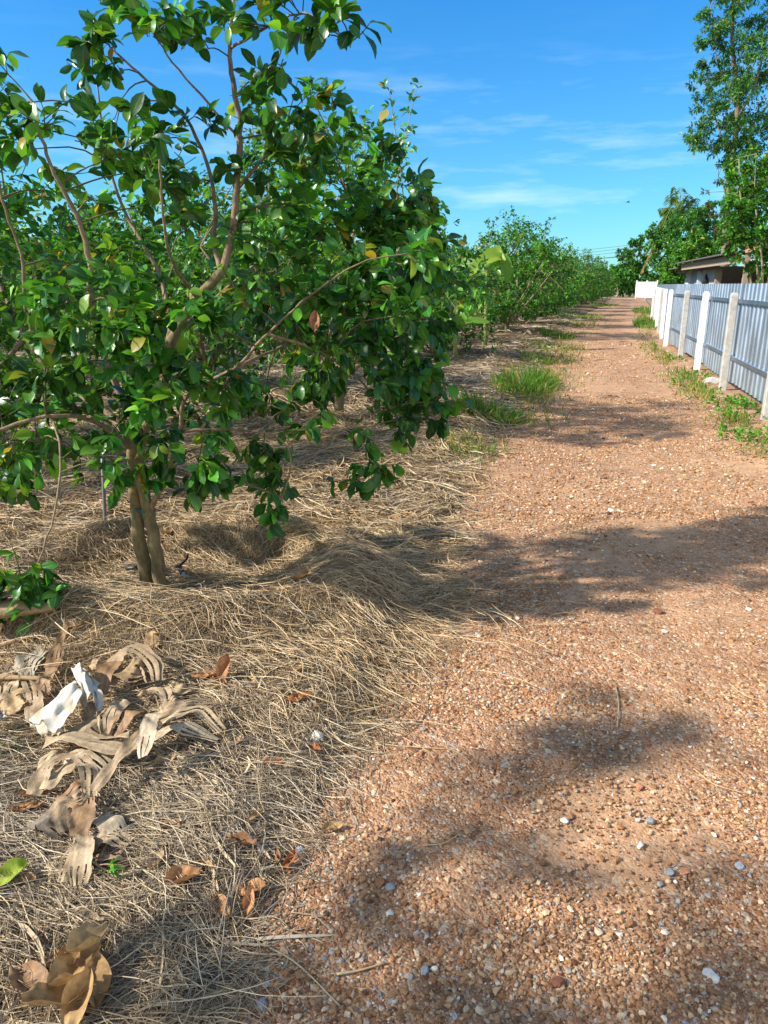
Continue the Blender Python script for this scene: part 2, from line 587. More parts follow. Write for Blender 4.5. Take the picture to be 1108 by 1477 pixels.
# ------------------------------------------------------------------ gravel pebbles (stuff)
ICO_V = norm(np.array([[-1, 1.618, 0], [1, 1.618, 0], [-1, -1.618, 0], [1, -1.618, 0], [0, -1, 1.618], [0, 1, 1.618], [0, -1, -1.618],
                       [0, 1, -1.618], [1.618, 0, -1], [1.618, 0, 1], [-1.618, 0, -1], [-1.618, 0, 1]]))
ICO_F = np.array([[0, 11, 5], [0, 5, 1], [0, 1, 7], [0, 7, 10], [0, 10, 11], [1, 5, 9], [5, 11, 4], [11, 10, 2], [10, 7, 6], [7, 1, 8],
                  [3, 9, 4], [3, 4, 2], [3, 2, 6], [3, 6, 8], [3, 8, 9], [4, 9, 5], [2, 4, 11], [6, 2, 10], [8, 6, 7], [9, 8, 1]])
PEB = np.array([[0.34, 0.17, 0.078], [0.41, 0.225, 0.113], [0.50, 0.315, 0.175], [0.26, 0.12, 0.056], [0.15, 0.068, 0.036],
                [0.34, 0.15, 0.063], [0.35, 0.31, 0.27], [0.29, 0.285, 0.275], [0.70, 0.62, 0.51], [0.58, 0.42, 0.27]])
PEB_P = np.array([0.21, 0.21, 0.17, 0.10, 0.05, 0.06, 0.05, 0.015, 0.02, 0.10])

def pebble_batch(n, y0, y1, med, sig, seed):
    rng = np.random.default_rng(seed)
    y = y0 + (y1 - y0) * rng.random(n)
    lo = np.maximum(XL(y) - 0.25, -0.62 * (y * 0.96 + 0.5))
    hi = np.minimum(XF(y) - 0.1, 0.66 * (y * 0.96 + 0.5))
    x = lo + (hi - lo) * rng.random(n)
    dens = vnoise(x, y, 1.7, 31) * 0.6 + vnoise(x, y, 5, 32) * 0.4
    keep = rng.random(n) < (sstep(0.25, 0.68, dens) * 0.9 + 0.1) * (1 - 0.6 * dust(x, y))
    keep &= bed_z(x, y) < road_z(x, y) + 0.012
    x, y = x[keep], y[keep]
    n = len(x)
    s = med * np.exp(sig * rng.normal(size=n))
    s = np.minimum(s, med * 3.2)
    V = ICO_V[None] * (1 + 0.32 * rng.normal(size=(n, 12, 1)).clip(-1.4, 1.4))
    sc = s[:, None] * np.stack([0.8 + 0.6 * rng.random(n), 0.8 + 0.6 * rng.random(n), 0.55 + 0.35 * rng.random(n)], 1)
    V = V * sc[:, None, :]
    a = rng.random(n) * 2 * np.pi
    c, sn = np.cos(a)[:, None], np.sin(a)[:, None]
    V = np.stack([V[..., 0] * c - V[..., 1] * sn, V[..., 0] * sn + V[..., 1] * c, V[..., 2]], -1)
    z = surf_z(x, y) + s * 0.22
    V = V + np.stack([x, y, z], 1)[:, None, :]
    k = rng.choice(len(PEB), n, p=PEB_P / PEB_P.sum())
    col = PEB[k] * np.array([1.02, 1.04, 1.02]) * (0.75 + 0.5 * rng.random((n, 1)))
    C = np.concatenate([np.repeat(col[:, None], 12, 1), np.full((n, 12, 1), 0.5)], -1)
    F = ICO_F[None] + (np.arange(n) * 12)[:, None, None]
    return V.reshape(-1, 3), F.reshape(-1, 3), C.reshape(-1, 4)

mb = MB()
for args in ((62000, 0.9, 2.7, 0.0026, 0.55, 1), (52000, 2.5, 5.2, 0.0033, 0.5, 2), (36000, 5.0, 11.0, 0.0054, 0.45, 3), (12000, 11, 22, 0.008, 0.4, 4),
             (300, 0.9, 5.0, 0.0085, 0.35, 5)):
    V, F, C = pebble_batch(*args)
    mb.add(V, None, F, C)
tag(mb.build('gravel', M_STONE, smooth=False), 'loose reddish laterite gravel and small grey stones on the road', 'gravel', kind='stuff')

# ------------------------------------------------------------------ straw mulch (stuff)
def flow(x, y):
    return 6.0 * vnoise(x, y, 0.9, 41) + 3.0 * vnoise(x, y, 3.0, 42)

def straw_batch(n, y0, y1, length, rad, seed, edge=0.12, lift=0.012, xmin=None, tube=True, pick=None, segs=5):
    rng = np.random.default_rng(seed)
    y = y0 + (y1 - y0) * rng.random(n)
    hi = XL(y) + edge
    lo = np.maximum(-0.60 * (y * 0.96 + 0.5) - 0.5, hi - 22)
    if pick is not None:
        x, y = pick(rng, n)
    else:
        x = lo + (hi - lo) * rng.random(n)
        d = XL(y) - x
        keep = rng.random(n) < sstep(-edge * 1.3, 0.30, d + 0.2 * (vnoise(x, y, 3, 43) - 0.5)) * 0.97 + 0.03 * sstep(-0.5, 0, d)
        x, y = x[keep], y[keep]
    n = len(x)
    L = length * np.exp(0.5 * rng.normal(size=n)).clip(0.25, 2.4)
    ang = flow(x, y) + 0.75 * rng.normal(size=n)
    k = rng.normal(size=n) * 1.1
    s = np.linspace(-0.5, 0.5, segs + 1)
    ds = 1.0 / segs
    px = np.zeros((n, segs + 1)); py = np.zeros((n, segs + 1))
    cx, cy = x - 0.5 * L * np.cos(ang), y - 0.5 * L * np.sin(ang)
    for i in range(segs + 1):
        px[:, i], py[:, i] = cx, cy
        a = ang + k * s[i]
        cx, cy = cx + L * ds * np.cos(a), cy + L * ds * np.sin(a)
    off = np.abs(rng.normal(size=n)) * lift
    tilt = rng.normal(size=n) * 0.10 * L
    arch = rng.normal(size=n) * 0.06 * L
    zs = surf_z(px, py)
    pz = zs.mean(1)[:, None] * 0.35 + zs * 0.65 + off[:, None] + tilt[:, None] * s[None] + arch[:, None] * (0.25 - s[None] ** 2) * 2
    pz = np.maximum(pz, zs + 0.0015)
    Pt = np.stack([px, py, pz], -1)
    R = rad * (0.55 + 0.8 * rng.random(n))
    a2 = ang[:, None] + k[:, None] * s[None]
    side = np.stack([-np.sin(a2), np.cos(a2), np.zeros_like(a2)], -1)
    up = np.array([0, 0, 1.0])
    tp = (1 - 0.6 * np.abs(s * 2) ** 3)[None, :, None]
    if tube:
        offs = [side * R[:, None, None] * tp, -side * R[:, None, None] * tp, up * R[:, None, None] * 1.3 * tp]
    else:
        roll = rng.normal(size=n)[:, None, None] * 0.5
        w = side * np.cos(roll) + up * np.sin(roll)
        offs = [w * R[:, None, None] * tp, -w * R[:, None, None] * tp]
    m = len(offs)
    V = np.stack([Pt + o for o in offs], 2)
    base = np.arange(n)[:, None, None] * (segs + 1) * m
    q = []
    for i in range(segs):
        for j in (range(m) if tube else range(1)):
            jn = (j + 1) % m
            q.append((i * m + j, i * m + jn, (i + 1) * m + jn, (i + 1) * m + j))
    Q = (np.array(q)[None] + base).reshape(-1, 4)
    pal = np.array([[0.51, 0.365, 0.185], [0.41, 0.28, 0.137], [0.27, 0.172, 0.085], [0.62, 0.48, 0.29], [0.14, 0.088, 0.046], [0.42, 0.345, 0.245]])
    grey = np.clip(sstep(2.7, 1.9, y) * 0.42 + 0.35 * (vnoise(x, y, 1.5, 45) - 0.4) + sstep(6, 14, y) * 0.35, 0, 1)
    p = rng.choice(6, n, p=[0.24, 0.25, 0.19, 0.10, 0.13, 0.09])
    col = pal[p] * (0.75 + 0.5 * rng.random((n, 1)))
    g = col.mean(1, keepdims=True) * np.array([1.14, 1.03, 0.83])
    col = col * (1 - grey[:, None]) + g * grey[:, None]
    C = np.concatenate([np.repeat(col[:, None], (segs + 1) * m, 1), np.full((n, (segs + 1) * m, 1), 0.5)], -1)
    return V.reshape(-1, 3), Q, C.reshape(-1, 4)

def mound_pick(rng, n):
    a = rng.uniform(-math.pi * 0.98, 0.5, n)
    r = 1 + 0.42 * rng.normal(size=n)
    return -1.12 + 0.95 * r * np.cos(a), 3.66 + 0.62 * r * np.sin(a)

mb = MB()
for a in (dict(n=20000, y0=0.8, y1=2.5, length=0.16, rad=0.0012, seed=1, edge=0.06), dict(n=30000, y0=0.8, y1=4.8, length=0.05, rad=0.0014, seed=12, edge=0.1, lift=0.006),
          dict(n=2600, y0=0.9, y1=5.0, length=0.13, rad=0.0042, seed=13, edge=0.0, tube=False, lift=0.008),
          dict(n=30000, y0=2.3, y1=4.6, length=0.17, rad=0.00145, seed=2),
          dict(n=12000, y0=0, y1=0, length=0.18, rad=0.0015, seed=9, lift=0.028, pick=mound_pick),
          dict(n=26000, y0=4.4, y1=8.5, length=0.26, rad=0.0032, seed=3, tube=False, lift=0.02),
          dict(n=26000, y0=8.5, y1=18, length=0.32, rad=0.006, seed=4, tube=False, lift=0.03, segs=3),
          dict(n=16000, y0=18, y1=40, length=0.5, rad=0.011, seed=5, tube=False, lift=0.04, segs=3)):
    V, Q, C = straw_batch(**a)
    mb.add(V, Q, None, C)
tag(mb.build('straw_mulch', M_STRAW, smooth=False), 'dry tan straw mulch spread under the orchard trees', 'straw', kind='stuff')

# ------------------------------------------------------------------ trees
BARK_Y = (0.20, 0.155, 0.075)
BARK_B = (0.25, 0.185, 0.12)

def limb_px(spec, r0, r1, n=None, Yoff=0.0):
    P = np.array([AT(px, py, Y + Yoff) for px, py, Y in spec])
    n = n or max(6, len(P) * 4)
    Q = spline(P, n)
    Q[1:-1] += RNG.normal(size=(n - 2, 3)) * 0.0022
    return Q, np.linspace(r0, r1, n)

def main_tree():
    rng = np.random.default_rng(5)
    base = np.array([TREE[0], TREE[1], 0.0])
    root = empty('pomelo_tree', base, 'nearest pomelo tree, tall and leafy with twin trunk, filling the upper left', 'tree', 'pomelo trees')
    wood = MB()
    limbs = []
    def lb(spec, r0, r1, col=BARK_B, sides=8):
        Q, R = limb_px(spec, r0, r1)
        if sides == 10:
            R = R * (1 + 0.45 * np.exp(-np.arange(len(R)) / 1.6)) * (1 + 0.05 * np.sin(np.arange(len(R)) * 1.7))
        wood.tube(Q - base, R, sides, col, wob=0.16 if sides == 10 else 0.12)
        limbs.append((Q, R))
    lb([(214, 868, 3.58), (211, 830, 3.575), (201, 775, 3.57), (195, 715, 3.58), (191, 660, 3.60), (192, 600, 3.62)], np.array([.05]).item() * .76, 0.026, BARK_Y, 10)
    lb([(231, 870, 3.54), (229, 830, 3.54), (223, 785, 3.54), (212, 730, 3.56), (204, 690, 3.58), (200, 650, 3.60), (216, 600, 3.63), (236, 550, 3.66), (250, 485, 3.7),
        (285, 430, 3.72), (322, 390, 3.74)], 0.034, 0.021, BARK_Y, 10)
    lb([(322, 390, 3.74), (336, 330, 3.75), (342, 260, 3.76), (346, 190, 3.78), (338, 130, 3.78), (332, 80, 3.78), (336, 10, 3.76), (350, -70, 3.74)], 0.020, 0.006)
    lb([(218, 735, 3.56), (228, 712, 3.54), (240, 690, 3.52), (258, 625, 3.5), (272, 570, 3.5), (340, 530, 3.46), (385, 482, 3.42), (432, 438, 3.38)], 0.016, 0.004)
    lb([(320, 392, 3.74), (309, 350, 3.8), (311, 300, 3.85), (300, 240, 3.85), (265, 165, 3.8), (205, 110, 3.75), (160, 70, 3.72)], 0.014, 0.004)
    lb([(192, 600, 3.62), (170, 560, 3.6), (142, 490, 3.55), (130, 420, 3.5), (128, 370, 3.48), (110, 310, 3.45), (84, 262, 3.42), (60, 200, 3.4), (50, 150, 3.4)], 0.020, 0.005)
    lb([(192, 640, 3.61), (150, 590, 3.7), (95, 560, 3.78), (50, 510, 3.85), (0, 412, 3.95), (-50, 320, 4.0), (-80, 220, 4.0)], 0.020, 0.006)
    lb([(95, 560, 3.78), (62, 520, 3.65), (38, 450, 3.55), (31, 370, 3.5), (5, 295, 3.45), (-5, 220, 3.4)], 0.012, 0.004)
    lb([(236, 550, 3.66), (245, 470, 3.85), (232, 400, 4.0), (206, 350, 4.05), (175, 295, 4.1), (152, 210, 4.1), (140, 120, 4.1)], 0.015, 0.004)
    lb([(192, 650, 3.61), (140, 610, 3.45), (75, 600, 3.3), (-20, 625, 3.2), (-90, 640, 3.1)], 0.014, 0.005)
    lb([(75, 602, 3.3), (88, 660, 3.2), (76, 750, 3.08), (48, 830, 3.0), (30, 880, 2.97)], 0.006, 0.003)
    lb([(262, 622, 3.5), (312, 620, 3.5), (388, 626, 3.45), (420, 660, 3.4), (402, 735, 3.35)], 0.009, 0.003)
    lb([(385, 482, 3.42), (455, 505, 3.6), (530, 560, 3.75), (540, 630, 3.7), (532, 690, 3.65)], 0.007, 0.0025)
    lb([(340, 530, 3.46), (430, 490, 3.9), (520, 455, 4.15), (600, 455, 4.3)], 0.009, 0.003)
    lb([(345, 270, 3.76), (385, 225, 3.7), (430, 200, 3.65), (475, 188, 3.6)], 0.009, 0.003)
    lb([(332, 70, 3.78), (385, 40, 3.6), (440, 20, 3.45), (505, 62, 3.35)], 0.007, 0.003)
    lb([(346, 200, 3.78), (300, 150, 3.75), (250, 90, 3.7), (215, 40, 3.65)], 0.007, 0.003)
    lb([(250, 485, 3.7), (300, 440, 4.2), (370, 380, 4.5), (440, 320, 4.6), (500, 280, 4.6)], 0.013, 0.004)
    lb([(285, 430, 3.72), (250, 380, 3.4), (235, 310, 3.2), (230, 230, 3.1)], 0.010, 0.003)
    nodes = np.concatenate([q for q, r in limbs[2:]])
    # leafy sprays: photo place, distance offset, spray size (px), leaves
    CL = [
        # airy top left
        (15, 110, -.2, 34, 9), (30, 165, .1, 40, 14), (-20, 150, .2, 50, 20), (62, 178, -.2, 46, 24), (112, 198, .1, 40, 18), (45, 215, .2, 45, 20),
        (150, 62, .0, 46, 30), (130, 110, .1, 34, 16), (168, 108, 0, 34, 14), (212, 40, -.1, 46, 26), (255, 30, .1, 36, 16), (190, 10, 0, 40, 18), (300, 70, 0, 30, 9),
        (248, 62, .1, 36, 12), (340, 20, -.1, 40, 16), (385, 40, -.2, 44, 20), (430, 18, -.3, 48, 24), (470, 50, -.35, 40, 18), (505, 62, -.4, 32, 13), (492, 28, -.4, 30, 9), (402, 85, -.2, 34, 10),
        (200, 150, 0, 26, 7), (380, 118, .0, 30, 8), (360, 135, .1, 26, 7), (170, 150, .1, 24, 6),
        (222, 200, .0, 54, 26), (268, 172, .1, 32, 10), (305, 185, .1, 30, 8), (152, 232, -.1, 50, 24), (92, 248, .1, 34, 12), (60, 275, .1, 30, 7),
        (20, 150, .3, 40, 14), (228, 268, -.3, 58, 36), (180, 250, .1, 42, 20), (278, 262, .2, 46, 22), (196, 300, .1, 36, 14), (140, 290, 0, 34, 10),
        (378, 182, 0, 40, 16), (420, 178, -.1, 42, 20), (458, 190, -.1, 48, 26), (400, 232, .1, 50, 28), (352, 252, .1, 40, 16), (440, 240, .3, 46, 24),
        (420, 292, .6, 54, 34), (480, 262, .6, 50, 30), (332, 330, .1, 44, 16), (390, 352, .4, 54, 32), (460, 342, .4, 54, 34), (528, 330, .6, 50, 26), (588, 366, -.3, 38, 14),
        (262, 332, -.2, 46, 22), (500, 300, .8, 46, 26), (550, 345, .5, 40, 18), (610, 380, .1, 36, 12),
        (480, 152, .9, 28, 14), (448, 138, .9, 24, 11), (505, 222, .9, 44, 24), (522, 268, .9, 48, 30), (556, 232, .9, 24, 12), (556, 202, .9, 18, 9), (586, 268, 1.0, 40, 24), (572, 312, .8, 50, 32),
        (610, 302, 1.0, 24, 10), (538, 302, .6, 50, 28), (600, 342, .6, 42, 24), (634, 366, .7, 22, 9), (560, 378, .5, 50, 30), (480, 310, .4, 50, 28), (430, 210, .5, 44, 22), (470, 225, .7, 44, 22),
        (602, 395, .3, 42, 24), (410, 300, .2, 44, 22),
        # the dense middle
        (20, 460, .1, 60, 30), (90, 440, -.2, 58, 32), (160, 432, -.3, 58, 36), (230, 450, -.4, 54, 34), (300, 470, -.5, 50, 30), (372, 420, .2, 52, 30), (195, 380, .2, 46, 22),
        (100, 380, .2, 40, 14), (50, 400, .5, 46, 20), (340, 380, .6, 50, 26), (140, 480, -.5, 50, 30), (70, 500, -.4, 52, 30), (210, 500, -.5, 50, 34),
        (30, 545, .2, 58, 30), (112, 525, -.2, 56, 34), (182, 525, -.4, 56, 36), (252, 530, -.4, 50, 30), (322, 560, -.3, 48, 26), (384, 560, .2, 46, 22), (330, 500, .5, 50, 24),
        (50, 600, .1, 50, 24), (105, 590, -.2, 50, 28), (172, 610, -.4, 50, 32), (235, 640, -.4, 48, 30), (288, 660, -.4, 44, 26), (332, 600, -.2, 40, 16), (232, 590, -.5, 46, 26),
        (22, 650, -.4, 44, 22), (300, 698, -.35, 34, 18), (330, 690, -.3, 26, 8), (150, 670, -.45, 30, 14), (170, 690, -.4, 26, 10), (-40, 560, .2, 60, 30), (-60, 450, .2, 60, 30), (-50, 330, .2, 60, 26),
        (-70, 640, -.3, 60, 24), (225, 690, -.35, 26, 10), (60, 560, -.4, 46, 22), (0, 600, -.3, 46, 22),
        (60, 640, -.2, 44, 22), (110, 650, -.3, 40, 20), (25, 700, -.3, 36, 14), (135, 560, .3, 50, 26), (70, 570, .5, 54, 28), (15, 640, .4, 50, 24), (150, 620, .2, 44, 20), (-20, 690, -.1, 50, 20),
        (270, 610, .4, 46, 22), (310, 640, .1, 40, 18), (200, 560, .5, 54, 30), (290, 560, .6, 50, 26),
        # hanging right
        (380, 650, -.1, 42, 20), (402, 700, -.2, 38, 20), (395, 738, -.25, 26, 11), (432, 622, 0, 36, 14), (362, 640, -.1, 30, 10), (410, 590, .1, 40, 14),
        (610, 540, .3, 40, 24), (575, 545, .2, 42, 24), (520, 500, .3, 50, 30), (585, 605, .3, 34, 16), (560, 430, .2, 50, 30), (630, 580, .4, 26, 12), (560, 480, .4, 56, 36), (600, 520, .5, 48, 30), (602, 570, .5, 40, 26), (540, 550, .1, 46, 26), (500, 450, 0, 54, 34), (482, 505, 0, 48, 26), (520, 408, .1, 52, 32),
        (592, 420, .4, 46, 28), (622, 468, .6, 32, 14), (450, 428, -.1, 48, 26), (430, 480, 0, 46, 20), (470, 545, .1, 42, 18), (560, 590, .3, 40, 18), (615, 605, .5, 26, 10),
        (530, 632, 0, 30, 12), (540, 672, 0, 34, 18), (515, 692, 0, 28, 12), (640, 425, .6, 26, 8), (575, 455, -.2, 40, 16),
        (400, 470, .4, 50, 24), (350, 440, -.3, 46, 20), (450, 390, .5, 50, 26),
        # drooping twig bottom left
        (30, 830, 0, 42, 16), (52, 822, 0, 30, 10), (38, 872, 0, 42, 18), (62, 850, .0, 32, 9), (10, 860, 0, 36, 12), (-20, 820, 0, 40, 14),
    ]
    Ydef = {}
    tw = []
    acc = []
    for px, py, dy, rp, n in CL:
        Y0 = 3.62 + dy * 1.0
        if py > 780: Y0 = 2.98
        C = AT(px, py, Y0)
        r = rp / FPX * (Y0 + 0.2)
        dv = nodes - C
        cost = np.linalg.norm(dv, axis=1) + np.maximum(dv[:, 2], 0) * 0.6
        a = nodes[np.argmin(cost)]
        dist = np.linalg.norm(C - a)
        if dist > 0.08:
            mid = (a + C) / 2 + rng.normal(size=3) * 0.04 * dist + np.array([0, 0, 0.08 * dist])
            tw.append((spline([a, mid, C], 6), 0.0035 + 0.004 * min(dist, 1)))
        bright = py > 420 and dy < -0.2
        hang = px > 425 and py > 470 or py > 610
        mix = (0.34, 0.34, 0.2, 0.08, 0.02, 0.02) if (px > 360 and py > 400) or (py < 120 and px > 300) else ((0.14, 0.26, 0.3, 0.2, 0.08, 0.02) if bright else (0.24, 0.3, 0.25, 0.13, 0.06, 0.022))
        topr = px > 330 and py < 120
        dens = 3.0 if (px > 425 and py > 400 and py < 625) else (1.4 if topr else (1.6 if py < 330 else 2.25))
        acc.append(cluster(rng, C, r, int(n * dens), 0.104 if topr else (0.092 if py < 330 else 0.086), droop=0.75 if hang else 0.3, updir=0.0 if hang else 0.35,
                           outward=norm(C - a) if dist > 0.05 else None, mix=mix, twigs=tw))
    for P, r in tw:
        P = np.asarray(P)
        wood.tube(P - base, np.linspace(r, r * 0.5, len(P)), 5, (0.10, 0.13, 0.045) if r < 0.003 else (0.15, 0.12, 0.06), cap=False)
    wood.build('trunk', M_BARK, root)
    P, D, N, L, c = (np.concatenate([a[i] for a in acc]) for i in range(5))
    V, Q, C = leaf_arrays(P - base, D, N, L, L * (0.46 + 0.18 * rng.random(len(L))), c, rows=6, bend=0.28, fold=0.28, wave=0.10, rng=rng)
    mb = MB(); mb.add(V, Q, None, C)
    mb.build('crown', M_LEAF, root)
    return root
main_tree()

def orchard_tree_meshes(seed, H=3.1, R=1.5, nleaf=3200, L=0.115, low=0.45, shoots=4, rows=4, mat=None, nclu=110, mix=None, arm=None, full=0.0):
    """one orchard tree at the origin: Empty with trunk and crown"""
    rng = np.random.default_rng(seed)
    root = empty('pomelo_tree', (0, 0, 0))
    wood = MB()
    limbs = []
    th = 0.28 + 0.15 * rng.random()
    for s in range(2):
        o = rng.normal(size=2) * 0.04
        P = spline([(o[0], o[1], -0.15), (o[0] * 1.2, o[1], th * 0.5), (o[0] * 2, o[1] * 2, th)], 6)
        wood.tube(P, np.linspace(0.055, 0.042, 6), 8, BARK_Y, wob=0.15)
    k = 7
    for i in range(k):
        a = 2 * math.pi * i / k + rng.normal() * 0.3
        rr = R * (0.5 + 0.4 * rng.random())
        top = H * (0.55 + 0.35 * rng.random())
        P = spline([(0, 0, th - 0.05), (rr * 0.35 * math.cos(a), rr * 0.35 * math.sin(a), th + 0.3 * top * 0.6),
                    (rr * 0.7 * math.cos(a + .2), rr * 0.7 * math.sin(a + .2), top * 0.7), (rr * math.cos(a + .3), rr * math.sin(a + .3), top)], 10)
        wood.tube(P, np.linspace(0.034, 0.009, 10), 6, BARK_B, wob=0.15)
        limbs.append(P)
    nodes = np.concatenate(limbs)
    acc = []
    lob = rng.random(6) * 2 * np.pi
    for i in range(nclu):
        d = rand_unit(1, rng)[0]
        a = math.atan2(d[1], d[0])
        f = 0.80 + 0.22 * math.sin(2 * a + lob[0]) * 0.6 + 0.2 * math.sin(3 * a + lob[1]) * 0.6 + 0.12 * math.sin(5 * d[2] + lob[2])
        q = (0.45 + 0.6 * rng.random() ** 0.5) * f
        bul = 1 + 0.22 * (1 - abs(d[2])) * full
        C = np.array([d[0] * R * q * bul, d[1] * R * q * bul, (H + low) / 2 + d[2] * (H - low) / 2 * q * (1 + 0.12 * full * (d[2] < 0))])
        aa = nodes[np.argmin(np.linalg.norm(nodes - C, axis=1))]
        if rng.random() < 0.6:
            wood.tube(spline([aa, (aa + C) / 2 + rng.normal(size=3) * 0.05, C], 4), np.linspace(0.008, 0.004, 4), 4, BARK_B, cap=False)
        acc.append(cluster(rng, C, 0.24 + 0.14 * rng.random(), nleaf // nclu, L, droop=0.4, updir=0.3, outward=norm(C - np.array([0, 0, H * 0.45])), mix=mix))
    for i in range(shoots):
        a = rng.random() * 2 * math.pi
        b = np.array([R * 0.5 * math.cos(a), R * 0.5 * math.sin(a), H * 0.86])
        t = b + np.array([rng.normal() * 0.15, rng.normal() * 0.15, 0.45 + 0.5 * rng.random()])
        wood.tube(spline([b - np.array([0, 0, .4]), b, t], 6), np.linspace(0.008, 0.003, 6), 4, BARK_B, cap=False)
        for s in np.linspace(0.0, 1, 7):
            acc.append(cluster(rng, b * (1 - s) + t * s, 0.11, 9, L * 0.9, droop=0.0, updir=0.5))
    if arm is not None:
        A = spline(arm, 9)
        wood.tube(A, np.linspace(0.025, 0.006, 9), 6, BARK_B)
        A = spline(arm[1:], 12)
        for q in A:
            for _ in range(3):
                acc.append(cluster(rng, q + rng.normal(size=3) * 0.10, 0.24, 12, L, droop=0.4, updir=0.2))
    wood.build('trunk', M_BARK, root)
    P, D, N, Ls, c = (np.concatenate([a[i] for a in acc]) for i in range(5))
    V, Q, C = leaf_arrays(P, D, N, Ls, Ls * (0.42 + 0.16 * rng.random(len(Ls))), c, rows=rows, bend=0.25, fold=0.3, rng=rng)
    mb = MB(); mb.add(V, Q, None, C)
    mb.build('crown', mat or M_LEAF_FAR, root)
    return root

# second tree of the roadside row, seen in detail
t2 = orchard_tree_meshes(21, 3.0, 1.8, 9500, 0.092, 0.42, 6, 4, M_LEAF, 190, (0.12, 0.22, 0.28, 0.23, 0.13, 0.02))
t2.location = (-0.6, 8.7, 0.10)
tag(t2, 'second pomelo tree, bushy with low brown forked trunk, behind the nearest tree\'s hanging branch', 'tree', 'pomelo trees')
# a tree just outside the left edge, whose shadow falls across the front of the road
t0 = orchard_tree_meshes(33, 3.7, 1.3, 3200, 0.115, 1.5, 3, 4, M_LEAF, 90, None, [(-.1, .4, 2.0), (-.42, .85, 2.2), (-.15, 1.17, 2.25), (.15, 1.53, 2.3), (.4, 1.75, 2.4), (.5, 1.85, 2.4)])
t0.location = (-2.80, -0.17, 0.03)
tag(t0, 'pomelo tree standing outside the frame, casting the shadow over the nearest gravel', 'tree', 'pomelo trees')

variants = [orchard_tree_meshes(50 + i, 2.9 + 0.25 * (i % 3), 1.7 + 0.1 * (i % 2), 9500, 0.122, 0.30, 2 + i % 2, 3, M_LEAF_FAR, 200,
                                ((0.2, 0.28, 0.26, 0.17, 0.07, 0.02), (0.14, 0.24, 0.28, 0.22, 0.10, 0.02), (0.26, 0.32, 0.24, 0.12, 0.04, 0.02), (0.2, 0.26, 0.26, 0.18, 0.07, 0.03))[i], None, 1.0)
            for i in range(4)]
ORD = ['third', 'fourth', 'fifth', 'sixth', 'seventh', 'eighth', 'ninth', 'tenth', 'eleventh', 'twelfth', 'thirteenth', 'fourteenth']
used = set()

def place_tree(v, x, y, s, rz, label):
    src = variants[v]
    o = src if v not in used else copy_tree(src)
    used.add(v)
    o.location = (x, y, 0.03)
    o.scale = (s, s, s * random.uniform(0.95, 1.06))
    o.rotation_euler = (0, 0, rz)
    tag(o, label, 'tree', 'pomelo trees')
    return o

for i, y in enumerate(ROW_A_Y[1:]):
    x = float(XL(y)) - 1.75
    if i == 0: x = 1.1
    s = [0.75, 1.08, 1.0, 1.05, 1.0, 1.02, 1.1, 1.05, 1.1, 1.15, 1.1, 1.2][i]
    extra = [' beside the low banana plant', ' with clear trunk and tall shoots'][i] if i < 2 else ' further up the road'
    place_tree(i % 4, x, y, s, i * 1.3, f'{ORD[i]} pomelo tree from the front in the roadside row{extra}')
rr = random.Random(3)
for k, (off, y0, y1, st) in enumerate(((4.9, 6.6, 84, 4.7), (9.4, 9.2, 84, 4.9), (13.9, 13.5, 76, 5.2), (18.6, 19.0, 72, 5.6), (23.5, 26.0, 70, 6.2), (29.0, 34.0, 70, 7.0))):
    ys = np.arange(y0, y1, st)
    for i, y in enumerate(ys):
        x = float(XL(y)) - off + rr.uniform(-.3, .3)
        place_tree(rr.randrange(4), x, y, rr.uniform(0.92, 1.1), rr.uniform(0, 6.28),
                   'leafy round pomelo tree in the rows deep behind the nearest trees')

# ------------------------------------------------------------------ banana plants
def blade(mb, P, W, col, n=14, fold=0.35, up=(0, 0, 1), droopside=0.0, cross=7):
    """broad leaf along a spine P"""
    Q = spline(P, n)
    T = norm(np.gradient(Q, axis=0))
    S = norm(np.cross(T, np.asarray(up, float)))
    N = np.cross(S, T)
    u = np.linspace(0, 1, n)
    w = W * np.sin(np.pi * (0.04 + 0.94 * u ** 0.85)) ** 0.6 * 0.5
    v = np.linspace(-1, 1, cross)
    G_ = Q[:, None] + S[:, None] * (v[None, :, None] * w[:, None, None]) + \
        N[:, None] * ((np.abs(v)[None] * fold * w[:, None] - droopside * v[None] ** 2 * w[:, None] + 0.03 * W * np.sin(u * 40)[:, None] * np.abs(v)[None])[..., None])
    C = np.zeros((n, cross, 4)); C[..., :3] = col; C[..., 3] = v * 0.5 + 0.5
    mb.grid(G_, C)

def banana(px_base, Y, leaves, stem_h, label, stem_r=0.05, up=(-.25, -.75, .6)):
    b = AT(*px_base, Y)
    b[2] = float(bed_z(b[0], b[1]))
    root = empty('banana_plant', b, label, 'banana plant', 'banana plants')
    m = MB()
    m.tube(spline([(0, 0, -.05), (0.01, 0, stem_h * .5), (0, 0.01, stem_h)], 6), np.linspace(stem_r, stem_r * .6, 6), 8, (0.22, 0.24, 0.07))
    m.build('pseudostem', M_BARK, root)
    for P, W, col in leaves:
        m = MB()
        P = [np.array(p) for p in P]
        blade(m, P, W, col, up=up)
        m.tube(spline([(0, 0, stem_h * .7), P[0] * 0.5 + np.array([0, 0, stem_h * .5]), P[0]], 5), 0.012, 5, (0.2, 0.26, 0.08))
        m.build('leaf', M_BANANA, root)
    return root
YG = (0.20, 0.33, 0.04); MG = (0.10, 0.24, 0.03)
